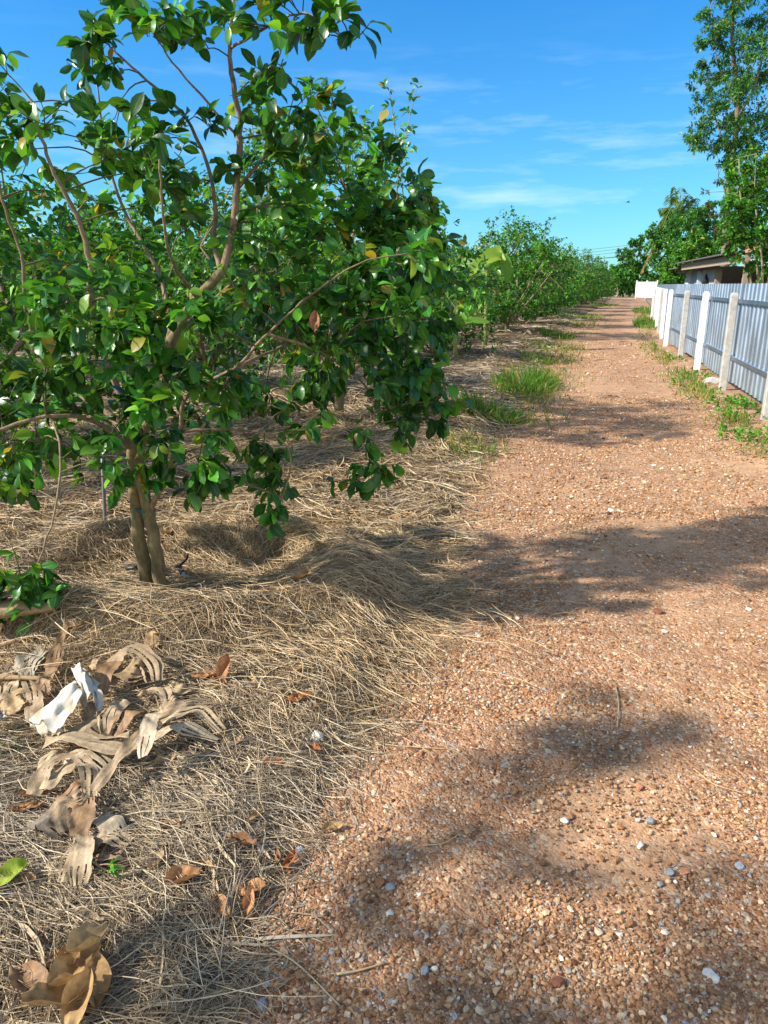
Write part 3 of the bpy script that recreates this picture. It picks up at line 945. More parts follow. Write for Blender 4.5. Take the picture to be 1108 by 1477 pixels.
banana((656, 515), 15.6, [([(0.06, 0, .62), (.30, .05, .78), (.52, .05, 1.02)], .2, (.13, .27, .035)), ([(0.05, -.05, .58), (.38, -.12, .68), (.66, -.2, .66)], .17, MG),
                          ([(-.05, -.05, .58), (-.3, -.12, .8), (-.5, -.2, .8)], .17, MG), ([(0.03, -.04, .6), (.1, -.3, .8), (.16, -.5, .72)], .15, MG),
                          ([(0, .0, .8), (.02, .05, 1.1), (.05, .1, 1.4)], .10, YG)], .62, 'young banana plant with pale open leaf low beside the third pomelo tree')
banana((699, 500), 19.0, [([(0.0, 0, 1.9), (.30, .0, 2.22), (-.05, -.1, 2.12), (-.5, -.2, 1.75)], .46, YG), ([(0.05, 0, 1.9), (.25, -.05, 2.15), (.45, -.1, 1.95), (.5, -.1, 1.6)], .32, MG),
                          ([(-.05, .1, 1.8), (-.5, .4, 2.0), (-.9, .6, 1.6)], .35, MG)], 1.9, 'tall banana plant with yellowish leaf bent over among the orchard crowns', .07)

# ------------------------------------------------------------------ fence
def fence():
    ys = [0.6, 3.4, 6.15, 8.98, 11.95, 14.75, 17.35, 20.6, 23.4, 26.2, 29.0, 31.8, 34.6, 37.4]
    pts = [np.array([float(XF(y)), y, 0]) for y in ys]
    root = empty('metal_fence', pts[0], 'corrugated blue grey metal fence on concrete posts along the right road edge', 'fence')
    o = pts[0]
    white = {5, 7, 8, 10, 11, 13}
    heights = [1.5] * 14
    for i, p in enumerate(pts):
        t = pts[min(i + 1, 13)] - pts[max(i - 1, 0)]
        t = norm(t); nrm = np.array([t[1], -t[0], 0])
        lean = nrm * random.uniform(-.006, .008) + t * random.uniform(-.008, .008)
        h = 1.49 + random.uniform(-.02, .02); w = 0.056
        m = MB()
        secs = [(-0.2, 1), (0.0, 1), (.5, 1), (1.0, 1), (h - .05, 1), (h - 0.018, .86), (h, .55)]
        V = []
        for z, k in secs:
            for sx, sy in ((-1, -.82), (-.82, -1), (.82, -1), (1, -.82), (1, .82), (.82, 1), (-.82, 1), (-1, .82)):
                V.append(p - o + lean * z + t * w * k * sx + nrm * w * k * sy + np.array([0, 0, z]))
        n = len(secs)
        Q = [(a * 8 + j, a * 8 + (j + 1) % 8, (a + 1) * 8 + (j + 1) % 8, (a + 1) * 8 + j) for a in range(n - 1) for j in range(8)]
        V.append(p - o + lean * h + np.array([0, 0, h]))
        T = [((n - 1) * 8 + j, (n - 1) * 8 + (j + 1) % 8, n * 8) for j in range(8)]
        m.add(V, Q, T, (0.74, 0.73, 0.70) if i in white else (0.42, 0.40, 0.36))
        ob = m.build('post', M_CONC, root, smooth=False)
        if i in white: ob['label'] = 'white painted concrete post'
    for i in range(13):
        a, b = pts[i], pts[i + 1]
        t = norm(b - a); nrm = np.array([t[1], -t[0], 0]); L = np.linalg.norm(b - a)
        m = MB()
        prof = []
        x = 0.0
        pitch = 0.27
        while x < L - 0.001:
            for dx, dz in ((0, 0), (.155, 0), (.168, .006), (.180, .018), (.193, .027), (.210, .030), (.227, .027), (.240, .018), (.252, .006), (.262, 0)):
                if x + dx < L: prof.append((x + dx, dz))
            x += pitch
        prof.append((L, 0))
        zs = [0.11 + 0.02 * math.sin(i * 3), 0.55, 1.05, 1.62]
        Gd = np.array([[a - o + t * px + nrm * (0.121 - pz) + np.array([0, 0, z]) for z in zs] for px, pz in prof])
        m.grid(Gd, (0.50, 0.59, 0.68))
        Gb = Gd + nrm * 0.0012
        m.grid(Gb[:, ::-1], (0.50, 0.59, 0.68))
        m.build('sheet_panel', M_METAL, root, smooth=False)
        for z in (0.50, 1.36):
            m = MB()
            m.box((a + b) / 2 - o + nrm * 0.0725 + np.array([0, 0, z]), t * (L / 2 - .075), nrm * 0.016, (0, 0, 0.028), (0.32, 0.40, 0.48))
            m.box((a + b) / 2 - o + nrm * 0.0575 + np.array([0, 0, z + .0265]), t * (L / 2 - .0755), nrm * 0.0008, (0, 0, 0.004), (0.42, 0.5, 0.58))
            m.build('rail', M_METAL, root, smooth=False)
fence()

def far_fence():
    Y = 95.0
    a = AT(917, 420, Y); b = AT(962, 420, Y - 4.0); a[2] = b[2] = 0
    root = empty('boundary_fence', a, 'pale white sheet fence closing the far end of the road', 'fence')
    t = norm(b - a); n = np.array([t[1], -t[0], 0]); L = np.linalg.norm(b - a)
    m = MB()
    k = int(L / 0.35)
    Gd = np.array([[t * (i * L / k) + n * (0.03 * (i % 2)) + np.array([0, 0, z]) for z in (.15, 1.0, 1.95)] for i in range(k + 1)])
    m.grid(Gd, (0.84, 0.84, 0.82)); m.grid(Gd[:, ::-1] - n * .002, (0.84, 0.84, 0.82))
    m.build('sheet_panel', M_PAINT, root, smooth=False)
    for i in range(4):
        m = MB()
        m.box(t * (i * L / 3) - n * 0.13 + np.array([0, 0, 1.05]), t * 0.09, n * 0.09, (0, 0, 1.1), (0.45, 0.44, 0.42))
        m.build('post', M_CONC, root, smooth=False)
    for z in (0.45, 1.5):
        m = MB()
        m.box(t * L / 2 - n * 0.036 + np.array([0, 0, z]), t * L / 2, n * 0.02, (0, 0, .04), (0.4, 0.42, 0.45))
        m.build('rail', M_METAL, root, smooth=False)
far_fence()

# ------------------------------------------------------------------ shed behind the fence
def shed():
    t = norm(np.array([0.235, 1.0, 0])); n = np.array([t[1], -t[0], 0])
    o = np.array([10.35, 26.6, 0.0])            # far left corner of the front
    root = empty('shed', o, 'low weathered shed with grey sheet roof and timber fascia behind the fence', 'shed')
    def W(s, d, z): return -t * s + n * d + np.array([0, 0, z])   # s toward the camera, d away from the road
    def bx(name, s0, s1, d0, d1, z0, z1, col, mat):
        m = MB(); m.box(W((s0 + s1) / 2, (d0 + d1) / 2, (z0 + z1) / 2), -t * (s1 - s0) / 2, n * (d1 - d0) / 2, (0, 0, (z1 - z0) / 2), col)
        return m.build(name, mat, root, smooth=False)
    # pierced white block pillar on the left
    m = MB()
    m.box(W(0.35, 0.1, 0.85), -t * .35, n * .1, (0, 0, .85), (0.68, 0.66, 0.62))
    for k in range(2):
        for j in range(2):
            m.box(W(0.18 + .34 * k, -0.008, 1.78 + .0 + .14 * j), -t * .13, n * .02, (0, 0, .012), (0.75, 0.74, 0.70))
    for k in range(3):
        m.box(W(0.03 + .32 * k, 0.1, 1.86), -t * .03, n * .1, (0, 0, .158), (0.68, 0.66, 0.62))
    m.box(W(0.35, 0.1, 2.03), -t * .38, n * .1, (0, 0, .01), (0.7, 0.68, 0.64))
    m.build('block_pillar', M_PAINT, root, smooth=False)
    bx('wall_panel', 0.75, 2.7, 0.06, 0.1, 0, 2.02, (0.32, 0.335, 0.345), M_PAINT)
    bx('wall_panel', 2.95, 5.6, 0.06, 0.1, 0, 2.03, (0.44, 0.42, 0.385), M_PAINT)
    bx('post', 2.72, 2.92, -0.05, 0.1, -.1, 2.0, (0.45, 0.52, 0.58), M_PAINT)
    bx('post', 5.62, 5.78, -0.05, 0.1, -.1, 2.0, (0.30, 0.24, 0.18), M_WOOD)
    bx('post', 9.0, 9.16, -0.05, 0.1, -.1, 2.0, (0.30, 0.24, 0.18), M_WOOD)
    bx('back_wall', 0.0, 10.0, 3.0, 3.1, 0, 2.4, (0.16, 0.13, 0.11), M_WOOD)
    bx('side_wall', 0.0, 0.1, 0.22, 3.0, 0, 2.2, (0.45, 0.42, 0.38), M_PAINT)
    bx('fascia', 1.7, 10.2, -0.42, -0.36, 2.05, 2.23, (0.34, 0.26, 0.19), M_WOOD)
    bx('beam', 0.0, 1.68, -0.3, -0.2, 1.98, 2.10, (0.22, 0.15, 0.11), M_WOOD)
    for nm, s0, s1, z0, z1, d0 in (('roof_sheet', -0.3, 1.9, 2.12, 2.6, -.55), ('roof_sheet', 1.75, 10.3, 2.26, 2.75, -.6)):
        m = MB()
        k = int((s1 - s0) / .09)
        Gd = np.array([[W(s0 + (s1 - s0) * i / k, d, z0 + (z1 - z0) * f + .018 * math.cos(i * math.pi / 1.5)) for d, f in ((d0, 0), (1.2, .5), (3.3, 1))] for i in range(k + 1)])
        m.grid(Gd, (0.12, 0.108, 0.10)); m.grid(Gd[:, ::-1] - np.array([0, 0, .012]), (0.10, 0.09, 0.085))
        # the sheet's edge
        E_ = np.stack([Gd[:, 0], Gd[:, 0] - np.array([0, 0, .012])], 1); m.grid(E_, (0.14, 0.12, 0.11))
        m.build(nm, M_CONC, root, smooth=True)
    # something dark hung in the opening
    m = MB(); m.tube([W(4.1, -.02, 1.92), W(4.12, -.02, 1.8), W(4.1, -.02, 1.62)], [.012, .05, .11], 7, (0.03, 0.03, 0.035))
    o2 = m.build('hanging_lamp', M_PLAST, None)
    o2.location = o
    tag(o2, 'small dark lamp shade hanging in the shed front under the fascia', 'lamp')
shed()

def rusty_shed():
    o = AT(1066, 405, 16.8); o[2] = 0
    root = empty('lean_to', o, 'lean-to with white and rusty corrugated roof sheets behind the leafy bush', 'shed')
    t = norm(np.array([0.258, 1.0, 0])); n = np.array([t[1], -t[0], 0])
    def W(s, d, z): return -t * s + n * d + np.array([0, 0, z])
    for j, (s0, s1, c, dz) in enumerate(((0, .55, (0.34, 0.17, 0.10), 0), (.5, 1.3, (0.72, 0.72, 0.72), .05), (1.25, 2.0, (0.70, 0.68, 0.66), .02), (1.95, 3.2, (0.4, 0.22, 0.14), .05))):
        m = MB(); k = 14
        Gd = np.array([[W(s0 + (s1 - s0) * i / k, d, 2.36 + dz + f + .025 * math.cos(i * 1.7) + .03 * math.sin(j + f * 9)) for d, f in ((0, 0), (.8, .12), (1.6, .22))] for i in range(k + 1)])
        m.grid(Gd, c); m.grid(Gd[:, ::-1] - np.array([0, 0, .008]), c)
        m.build('roof_sheet', M_METAL if j % 2 else M_CONC, root)
    for s in (0.1, 3.0):
        m = MB(); m.box(W(s, .1, 1.15), -t * .05, n * .05, (0, 0, 1.18), (0.3, 0.24, 0.18)); m.build('post', M_WOOD, root, smooth=False)
        m = MB(); m.box(W(s, 1.5, 1.2), -t * .05, n * .05, (0, 0, 1.3), (0.3, 0.24, 0.18)); m.build('post', M_WOOD, root, smooth=False)
    m = MB(); m.box(W(1.55, 0.05, 2.3), -t * 1.6, n * .03, (0, 0, .05), (0.45, 0.24, 0.14)); m.build('beam', M_WOOD, root, smooth=False)
rusty_shed()

# ------------------------------------------------------------------ trees on the right
def big_tree(name, label, base, trunk_pts, r0, r1, clusters, nleaf, L, wl, mix=None, mat=None, extra_limbs=(), cat='tree', barkc=(0.30, 0.24, 0.18), droop=.35, seed=1, updir=.2, colmul=None):
    rng = np.random.default_rng(seed)
    base = np.asarray(base, float)
    root = empty(name, base, label, cat)
    wood = MB()
    P = spline(np.array(trunk_pts) , 16)
    wood.tube(P - base, np.linspace(r0, r1, 16), 9, barkc, wob=.15)
    nodes = [P]
    for pts, ra in extra_limbs:
        q = spline(np.array(pts), 10)
        wood.tube(q - base, np.linspace(ra, ra * .3, 10), 6, barkc, wob=.15)
        nodes.append(q)
    nodes = np.concatenate(nodes)
    tot = sum(c[1] ** 2 for c in clusters)
    acc = []
    for c in clusters:
        C, r = np.asarray(c[0], float), c[1]
        dv = nodes - C
        a = nodes[np.argmin(np.linalg.norm(dv, axis=1) + np.maximum(dv[:, 2], 0) * .5)]
        wood.tube(spline([a, (a + C) / 2 + rng.normal(size=3) * .05 * r + np.array([0, 0, .1 * r]), C], 5) - base, np.linspace(max(.006, r1 * .35), .004, 5), 5, barkc, cap=False)
        n = max(12, int(nleaf * r * r / tot))
        sub = max(2, n // 60)
        for s in range(sub):
            cc = C + rand_unit(1, rng)[0] * r * rng.random() ** .45 * np.array([1, 1, .75])
            a_ = cluster(rng, cc, r * .38, n // sub, L, droop=droop, updir=updir, mix=c[2] if len(c) > 2 and c[2] is not None else mix)
            if len(c) > 3:
                a_ = (*a_[:4], np.tile(np.array(c[3]), (len(a_[0]), 1)) * (.7 + .6 * rng.random((len(a_[0]), 1))))
            acc.append(a_)
    wood.build('trunk', M_BARK, root)
    P, D, N, Ls, c = (np.concatenate([a[i] for a in acc]) for i in range(5))
    if colmul is not None: c = c * np.array(colmul)
    V, Q, C = leaf_arrays(P - base, D, N, Ls, Ls * wl, c, rows=3, bend=.2, fold=.3, rng=rng)
    mb = MB(); mb.add(V, Q, None, C)
    mb.build('crown', mat or M_LEAF_FAR, root)
    return root

# tall feathery tree
Yt = 30.0
def T_(px, py, dy=0.0): return AT(px, py, Yt + dy)
tb = T_(1046, 411); tb[2] = -0.1
tr = [tb, T_(1046, 360), T_(1049, 300), T_(1055, 235), T_(1064, 170), T_(1060, 110), T_(1056, 40), T_(1062, -60), T_(1058, -160)]
rg = np.random.default_rng(77)
cl = []
for px, py, rp in (q if q[1] > 110 else (q[0], q[1], q[2] * .8) for q in ((1012, 95, 20), (1000, 110, 16), (1030, 60, 24), (1020, 20, 22), (1050, 20, 26), (1045, -20, 30), (1080, 0, 30), (1015, 190, 26), (998, 190, 16), (1040, 150, 28), (1030, 120, 22),
                   (1070, 110, 30), (1065, 70, 26), (1095, 60, 30), (1100, 110, 30), (1050, 185, 24), (1090, 165, 30), (1030, 215, 22), (1010, 215, 16), (1075, 210, 28), (1105, 215, 26), (1120, 20, 34),
                   (1130, 110, 40), (1130, 180, 40), (1060, -80, 36), (1100, -70, 36), (1025, -70, 28), (1070, -140, 34), (1030, 40, 18), (1085, 35, 22), (1020, 155, 20), (1060, 140, 22), (1150, 40, 40), (1042, 205, 18))):
    cl.append((T_(px, py, rg.uniform(-1.3, 1.3)), rp / 1115 * Yt))
for px, py, rp in ((1058, 175, 26), (1062, 130, 26), (1055, 95, 26), (1050, 60, 26), (1068, 35, 26), (1052, 225, 18), (1075, 185, 24), (1005, 60, 14), (1018, 130, 20), (1000, 205, 14), (1085, 80, 26), (1035, 0, 24), (1080, 240, 26), (1100, 255, 28), (1060, 250, 20), (1120, 240, 30), (1085, 275, 24), (1065, 280, 18), (1042, 235, 14), (1030, 290, 12), (1075, 310, 22)):
    cl.append((T_(px, py, rg.uniform(-1.6, .2)), rp / 1115 * Yt))
cl.append((T_(1034, 263, -.3), 0.2, None, (0.062, 0.047, 0.018))); cl.append((T_(1020, 278, -.3), 0.16, None, (0.062, 0.047, 0.018)))
cl.append((T_(1038, 312, -.3), 0.25, None, (0.062, 0.047, 0.018))); cl.append((T_(1036, 330, -.3), 0.22, None, (0.062, 0.047, 0.018)))
cl.append((T_(1024, 298, -.3), 0.2, None, (0.062, 0.047, 0.018)))
big_tree('tall_tree', 'tall slender tree with feathery blue green foliage behind the shed at right', tb, tr, 0.15, 0.03, cl, 30000, 0.16, 0.34,
         (0.32, 0.36, 0.2, 0.08, 0.02, 0.02), None,
         [([T_(1055, 235), T_(1035, 180, .5), T_(1012, 100, .8)], .045), ([T_(1064, 170), T_(1090, 120, -.4), T_(1110, 40, -.6)], .055), ([T_(1064, 160), T_(1035, 90), T_(1025, 10)], .04),
          ([T_(1049, 290), T_(1042, 262), T_(1036, 255)], .04), ([T_(1058, 215), T_(1085, 180, .4), T_(1125, 130, .6)], .07), ([T_(1048, 325), T_(1040, 312), T_(1036, 310)], .03)], seed=8, barkc=(.22, .17, .125), colmul=(1.4, 1.15, 2.0))

# leafy bush with upright shoots close behind the fence
Yb = 14.5
def B_(px, py, dy=0.0): return AT(px, py, Yb + dy)
bb = B_(1092, 500); bb[0] = float(XF(Yb)) + 1.0; bb[2] = 0.0
cl = []
for px, py, rp in ((1070, 300, 26), (1060, 335, 22), (1095, 290, 30), (1055, 300, 16), (1088, 250, 18), (1092, 222, 12), (1068, 260, 14), (1068, 280, 14), (1105, 330, 26), (1085, 345, 22), (1100, 380, 22), (1048, 250, 12),
                   (1066, 228, 8), (1120, 260, 26), (1130, 310, 34), (1130, 360, 34), (1052, 285, 12), (1080, 320, 24), (1050, 355, 12), (1110, 400, 24), (1108, 235, 14), (1056, 235, 12), (1045, 310, 12), (1090, 310, 26), (1075, 335, 22), (1100, 350, 26), (1090, 270, 22), (1110, 290, 26), (1065, 315, 18), (1090, 235, 16), (1120, 380, 26), (1066, 245, 12), (1078, 285, 22), (1100, 260, 20), (1060, 270, 14), (1058, 320, 20), (1070, 350, 18), (1062, 372, 14), (1085, 385, 16), (1050, 340, 14)):
    cl.append((B_(px, py, rg.uniform(-.7, .7)), rp / 1115 * Yb))
big_tree('lime_bush', 'tall leafy bush with bright upright shoots leaning over the fence at right', bb,
         [bb, bb + (0, 0, .6), B_(1100, 400), B_(1096, 350), B_(1090, 300)], .04, .012, cl, 11000, .095, .48, (0.12, 0.26, 0.3, 0.2, 0.1, 0.02), M_LEAF_FAR,
         [([B_(1090, 300), B_(1089, 260), B_(1091, 222)], .012), ([bb + (0, 0, .9), B_(1080, 390), B_(1062, 365), B_(1052, 345)], .025), ([bb + (0, 0, 1), B_(1092, 385), B_(1070, 300), B_(1066, 230)], .025), ([bb + (0, 0, .8), B_(1115, 370), B_(1125, 280)], .025)],
         cat='bush', seed=9, updir=.5, droop=.1, barkc=(0.30, 0.25, 0.15))

def round_tree(label, Y, blobs, nleaf, L, seed, mix, px0, colmul=None, name='broadleaf_tree'):
    b = AT(px0, 420, Y); b[2] = -.1
    r_ = np.random.default_rng(seed)
    cl = [(AT(px, py, Y + r_.uniform(-1, 1) * rp / 1115 * Y), rp / 1115 * Y) for px, py, rp in blobs]
    top = AT(px0, min(p[1] for p in blobs) + 15, Y)
    big_tree(name, label, b, [b, b * .6 + top * .4 + (0.2, 0, 0), top], .18, .06, cl, nleaf, L, .5, mix, None, seed=seed, colmul=colmul)

round_tree('dark dense round tree in front of the coconut palm beyond the shed', 50.0,
           [(960, 335, 22), (985, 325, 24), (1010, 320, 24), (1030, 330, 22), (950, 355, 20), (975, 355, 24), (1000, 350, 24), (1025, 355, 24), (945, 375, 14), (940, 340, 12), (1050, 340, 24), (955, 385, 20), (1020, 305, 14),
            (1070, 330, 26), (1095, 345, 26), (1045, 375, 24), (970, 380, 20), (990, 385, 20), (1010, 390, 20)], 14000, .26, 31, (0.42, 0.34, 0.16, 0.06, 0.02, 0.0), 1000, (1.35, 1.2, 1.4))
round_tree('bright green bushy tree rising directly behind the shed roof', 36.0,
           [(990, 365, 18), (1010, 355, 18), (1030, 360, 18), (975, 375, 16), (1000, 380, 20), (1025, 385, 20), (965, 390, 12), (985, 395, 16), (1045, 375, 14), (1005, 340, 12), (958, 402, 9), (968, 403, 10), (972, 392, 12), (960, 395, 10), (955, 408, 8), (970, 412, 10), (985, 408, 12)], 9000, .2, 32,
           (0.06, 0.2, 0.3, 0.26, 0.16, 0.02), 1005)
round_tree('leafy tree at the far bend left of the palm, beside the white far fence', 130.0,
           [(910, 385, 16), (900, 370, 14), (918, 365, 14), (925, 350, 10), (905, 395, 16), (922, 385, 12), (930, 372, 10), (893, 390, 13), (908, 350, 9), (890, 405, 12), (905, 408, 14), (920, 402, 12)], 5000, .6, 33,
           (0.2, 0.34, 0.28, 0.14, 0.04, 0.0), 906)
for i, (px, Y, s) in enumerate(((952, 120, 16), (878, 125, 15), (850, 130, 15), (820, 128, 14), (985, 112, 22), (936, 124, 13), (890, 112, 17), (908, 116, 15), (866, 118, 16))):
    round_tree(['low hazy tree far behind the white far fence', 'distant tree where the orchard row meets the sky', 'distant tree behind the orchard rows, mid left of the bend', 'distant tree behind the orchard rows beside the power lines',
                'distant tree hidden behind the dark round tree', 'small distant tree above the far white fence', 'low distant bush closing the left side of the road end', 'low distant bush touching the far white fence', 'low distant bush behind the last roadside pomelo trees'][i], Y,
               [(px - s * .5, 405, s * .7), (px + s * .4, 402, s * .7), (px, 396, s * .7), (px + s * .1, 408, s * .7), (px - s * .5, 418, s * .6), (px + s * .5, 418, s * .6)], 900, .7, 60 + i, (0.3, 0.34, 0.22, 0.1, 0.03, 0.0), px)

# coconut palm
def palm():
    Y = 56.0
    top = AT(978, 318, Y); b = np.array([top[0] + .4, Y, -.1])
    root = empty('coconut_palm', b, 'coconut palm with upright and drooping fronds behind the dark round tree', 'palm')
    m = MB(); m.tube(spline([b, b * .5 + top * .5 + (0.15, 0, 0), top], 10) - b, np.linspace(.2, .13, 10), 9, (0.26, 0.21, 0.16), wob=.1); m.build('trunk', M_BARK, root)
    rng = np.random.default_rng(4)
    tips = [(972, 268, 0, 0), (983, 270, .5, 0), (995, 280, 1, 0), (1006, 285, 1, 0), (962, 300, -1, 0), (952, 300, 0, 0), (940, 340, .5, 0), (935, 350, -.8, 0), (930, 368, .3, 0), (925, 392, .2, 1), (1015, 320, .5, 0), (1005, 350, -1, 0), (965, 280, 2, 0), (990, 285, -2, 0), (955, 330, -2, 0), (1000, 310, 2, 0), (936, 385, -.6, 1)]
    for px, py, dy, dead in tips:
        e = AT(px, py, Y + dy)
        d = e - top
        hang = max(0, -(d[2])) + .3 * np.linalg.norm(d[:2])
        mid = top + d * .5 + np.array([0, 0, (.35 if d[2] < 0 else .12) * np.linalg.norm(d[:2]) + .15])
        R = spline([top, mid, e], 16)
        T = norm(np.gradient(R, axis=0))
        m = MB()
        c = (0.30, 0.21, 0.10) if dead else (0.075, 0.15, 0.04)
        m.tube(R - b, np.linspace(.05, .015, 16), 5, (0.2, 0.2, 0.07), cap=False)
        n = 90
        t = rng.random(n) * .88 + .1
        i = (t * 15).astype(int); f = (t * 15 - i)[:, None]
        p = R[i] * (1 - f) + R[np.minimum(i + 1, 15)] * f
        tt = T[i]
        sd = norm(np.cross(tt, np.array([0, 0, 1.0]) + .01)) * np.where(rng.random(n) < .5, 1, -1)[:, None]
        D = norm(sd * .8 + tt * .5 + np.array([0, 0, -1]) * (.35 + .4 * rng.random(n))[:, None])
        L = (1.0 * np.sin(np.pi * (.12 + .8 * t)) + .15) * .75
        cc = np.tile(np.array(c), (n, 1)) * (.75 + .6 * rng.random((n, 1)))
        V, Q, C = leaf_arrays(p - b, D, norm(rand_unit(n, rng) * .4 + np.array([0, 0, 1.0])), L, np.full(n, .085), cc, rows=4, bend=.35, fold=.2, rng=rng)
        m.add(V, Q, None, C)
        ob = m.build('frond', M_LEAF_FAR, root)
        if dead: ob['label'] = 'dry brown drooping frond'
palm()

# ------------------------------------------------------------------ power lines, bird
for k, (y0, y1, lab) in enumerate(((366, 350, 'topmost thin power line'), (370, 354, 'second thin power line from the top'), (374, 358.5, 'third thin power line from the top'), (378, 366, 'lowest and thickest power line'))):
    a, b = AT(700, y0 + 5, 104), AT(960, y1 - 3, 100)
    P = [a * (1 - s) + b * s - np.array([0, 0, 1.0 * s * (1 - s)]) for s in np.linspace(0, 1, 12)]
    # run on beyond both sides
    P = [2 * P[0] - P[6]] + P + [2 * P[-1] - P[6]]
    m = MB(); m.tube(np.array(P), 0.045 if k == 3 else 0.018, 5, (0.04, 0.04, 0.045))
    tag(m.build('power_line', M_PLAST), lab + ' crossing the sky above the far orchard', 'power line', 'power lines')

bp = AT(906, 292, 40)
m = MB()
m.tube([(-.11, 0, 0), (-.06, 0, .005), (0, 0, .012), (.06, 0, .01), (.09, 0, .02), (.12, 0, .018)], [.005, .014, .02, .016, .012, .002], 7, (0.02, 0.02, 0.022))
bird = m.build('bird', M_PLAST)
bird.location = bp
tag(bird, 'tiny dark bird flying in the sky left of the palm', 'bird')
for s in (-1, 1):
    w = MB()
    w.grid([[(.04, s * .02, .02), (-.02, s * .02, .02)], [(.03, s * .06, .05), (-.015, s * .06, .045)], [(.0, s * .11, .07), (-.02, s * .11, .066)]], (0.02, 0.02, 0.02))
    w.build('wing', M_PLAST, bird)

# ------------------------------------------------------------------ grass clumps and weeds
def grass_clump(c, rad, n, h, label, seed, col=(0.075, 0.185, 0.03), ell=(1, 1), name='grass_clump', cat='grass'):
    rng = np.random.default_rng(seed)
    a = rng.random(n) * 2 * np.pi
    r = rad * rng.random(n) ** .6
    x = c[0] + r * np.cos(a) * ell[0] + r * np.sin(a) * .3 * ell[1]; y = c[1] + r * np.sin(a) * ell[1]
    keep = rng.random(n) < .35 + .65 * vnoise(x, y, 3.0, seed)
    x, y, a, r = x[keep], y[keep], a[keep], r[keep]; n = len(x)
    z = surf_z(x, y) - .01
    b0 = np.array([c[0], c[1], 0.0])
    D = norm(np.stack([np.cos(a) * .5 + rng.normal(size=n) * .4, np.sin(a) * .5 + rng.normal(size=n) * .4, np.full(n, .9)], 1))
    N = norm(np.cross(D, rand_unit(n, rng)))
    L = h * (.5 + .7 * rng.random(n)) * (1.15 - .5 * r / rad)
    cc = np.array(col) * (.6 + .8 * rng.random((n, 1))) * (1 + .15 * rng.normal(size=(n, 3))).clip(.6, 1.4)
    dry = rng.random(n) < .08
    cc[dry] = np.array([.34, .27, .12])
    V, Q, C = leaf_arrays(np.stack([x, y, z], 1) - b0, D, N, L, np.full(n, .006 + .0007 * c[1]), cc, rows=4, bend=.35, fold=.15, rng=rng)
    m = MB(); m.add(V, Q, None, C)
    return tag(m.build(name, M_GRASS, loc=None), label, cat, 'grass clumps along the road edges') , b0

def gc(px, py, rad, n, h, label, seed, **k):
    c = G(px, py, 0.02)
    o, b0 = grass_clump(c, rad, n, h, label, seed, **k)
    o.location = b0
    return o
gc(757, 560, .62, 1500, .36, 'tall lush green grass clump at the left road edge, the largest one', 1, ell=(.75, 1.7))
gc(703, 605, .42, 800, .26, 'dark green grass tuft between the straw bank and the road, nearer than the largest clump', 2, ell=(1, .9))
gc(672, 662, .30, 240, .085, 'low sparse green weeds at the road edge, nearest of the left clumps', 3, ell=(1, 1))
gc(775, 522, .5, 420, .2, 'thin light green grass just beyond the largest left clump', 4, ell=(.7, 1.6), col=(.12, .2, .04))
gc(800, 487, .5, 500, .28, 'green grass patch in front of the fourth orchard tree', 5, ell=(1.2, 1.2))
gc(822, 458, 1.1, 500, .22, 'far grass patch left of the road before the dense row', 6, ell=(1.5, 1.2))
gc(868, 441, 1.3, 400, .3, 'farthest green grass strip left of the road', 7, ell=(1, 2.2))
gc(937, 468, .8, 1300, .36, 'green grass strip growing along the foot of the far fence posts', 8, ell=(.8, 4.5))
far_strip = gc(932, 450, .9, 700, .4, 'farthest grass strip right of the road under the white posts', 9, ell=(.9, 5))
far_strip['kind'] = 'stuff'
far_strip.name = 'far_grass'
gc(640, 640, .4, 110, .10, 'dry yellowish grass sprigs on the straw beside the road', 10, ell=(.8, 1), col=(.22, .2, .07))

def edge_grass():
    rng = np.random.default_rng(77)
    n = 15000
    y = 7.0 + 34 * rng.random(n) ** 1.5
    x = XL(y) + rng.normal(size=n) * (.16 + .012 * y)
    d2 = vnoise(x, y, .45, 71) * .6 + vnoise(x, y, 1.7, 72) * .4
    right = rng.random(n) < .3
    x = np.where(right, XF(y) - .25 - np.abs(rng.normal(size=n)) * .25, x)
    keep = rng.random(n) < sstep(.38, .68, d2) * (.6 + .6 * (y < 14))
    x, y = x[keep], y[keep]; n = len(x)
    z = surf_z(x, y) - .008
    D = norm(np.stack([rng.normal(size=n) * .5, rng.normal(size=n) * .5, np.full(n, .8)], 1))
    N = norm(np.cross(D, rand_unit(n, rng)))
    cc = np.where(rng.random((n, 1)) < .3, np.array([[.30, .25, .10]]), np.array([[.085, .17, .035]])) * (.6 + .8 * rng.random((n, 1)))
    V, Q, C = leaf_arrays(np.stack([x, y, z], 1), D, N, .07 + .13 * rng.random(n), .006 + .0006 * y, cc, rows=4, bend=.4, fold=.15, rng=rng)
    m = MB(); m.add(V, Q, None, C)
    tag(m.build('grass', M_GRASS), 'thin ragged grass and sprigs along the road edges', 'grass', kind='stuff')
edge_grass()

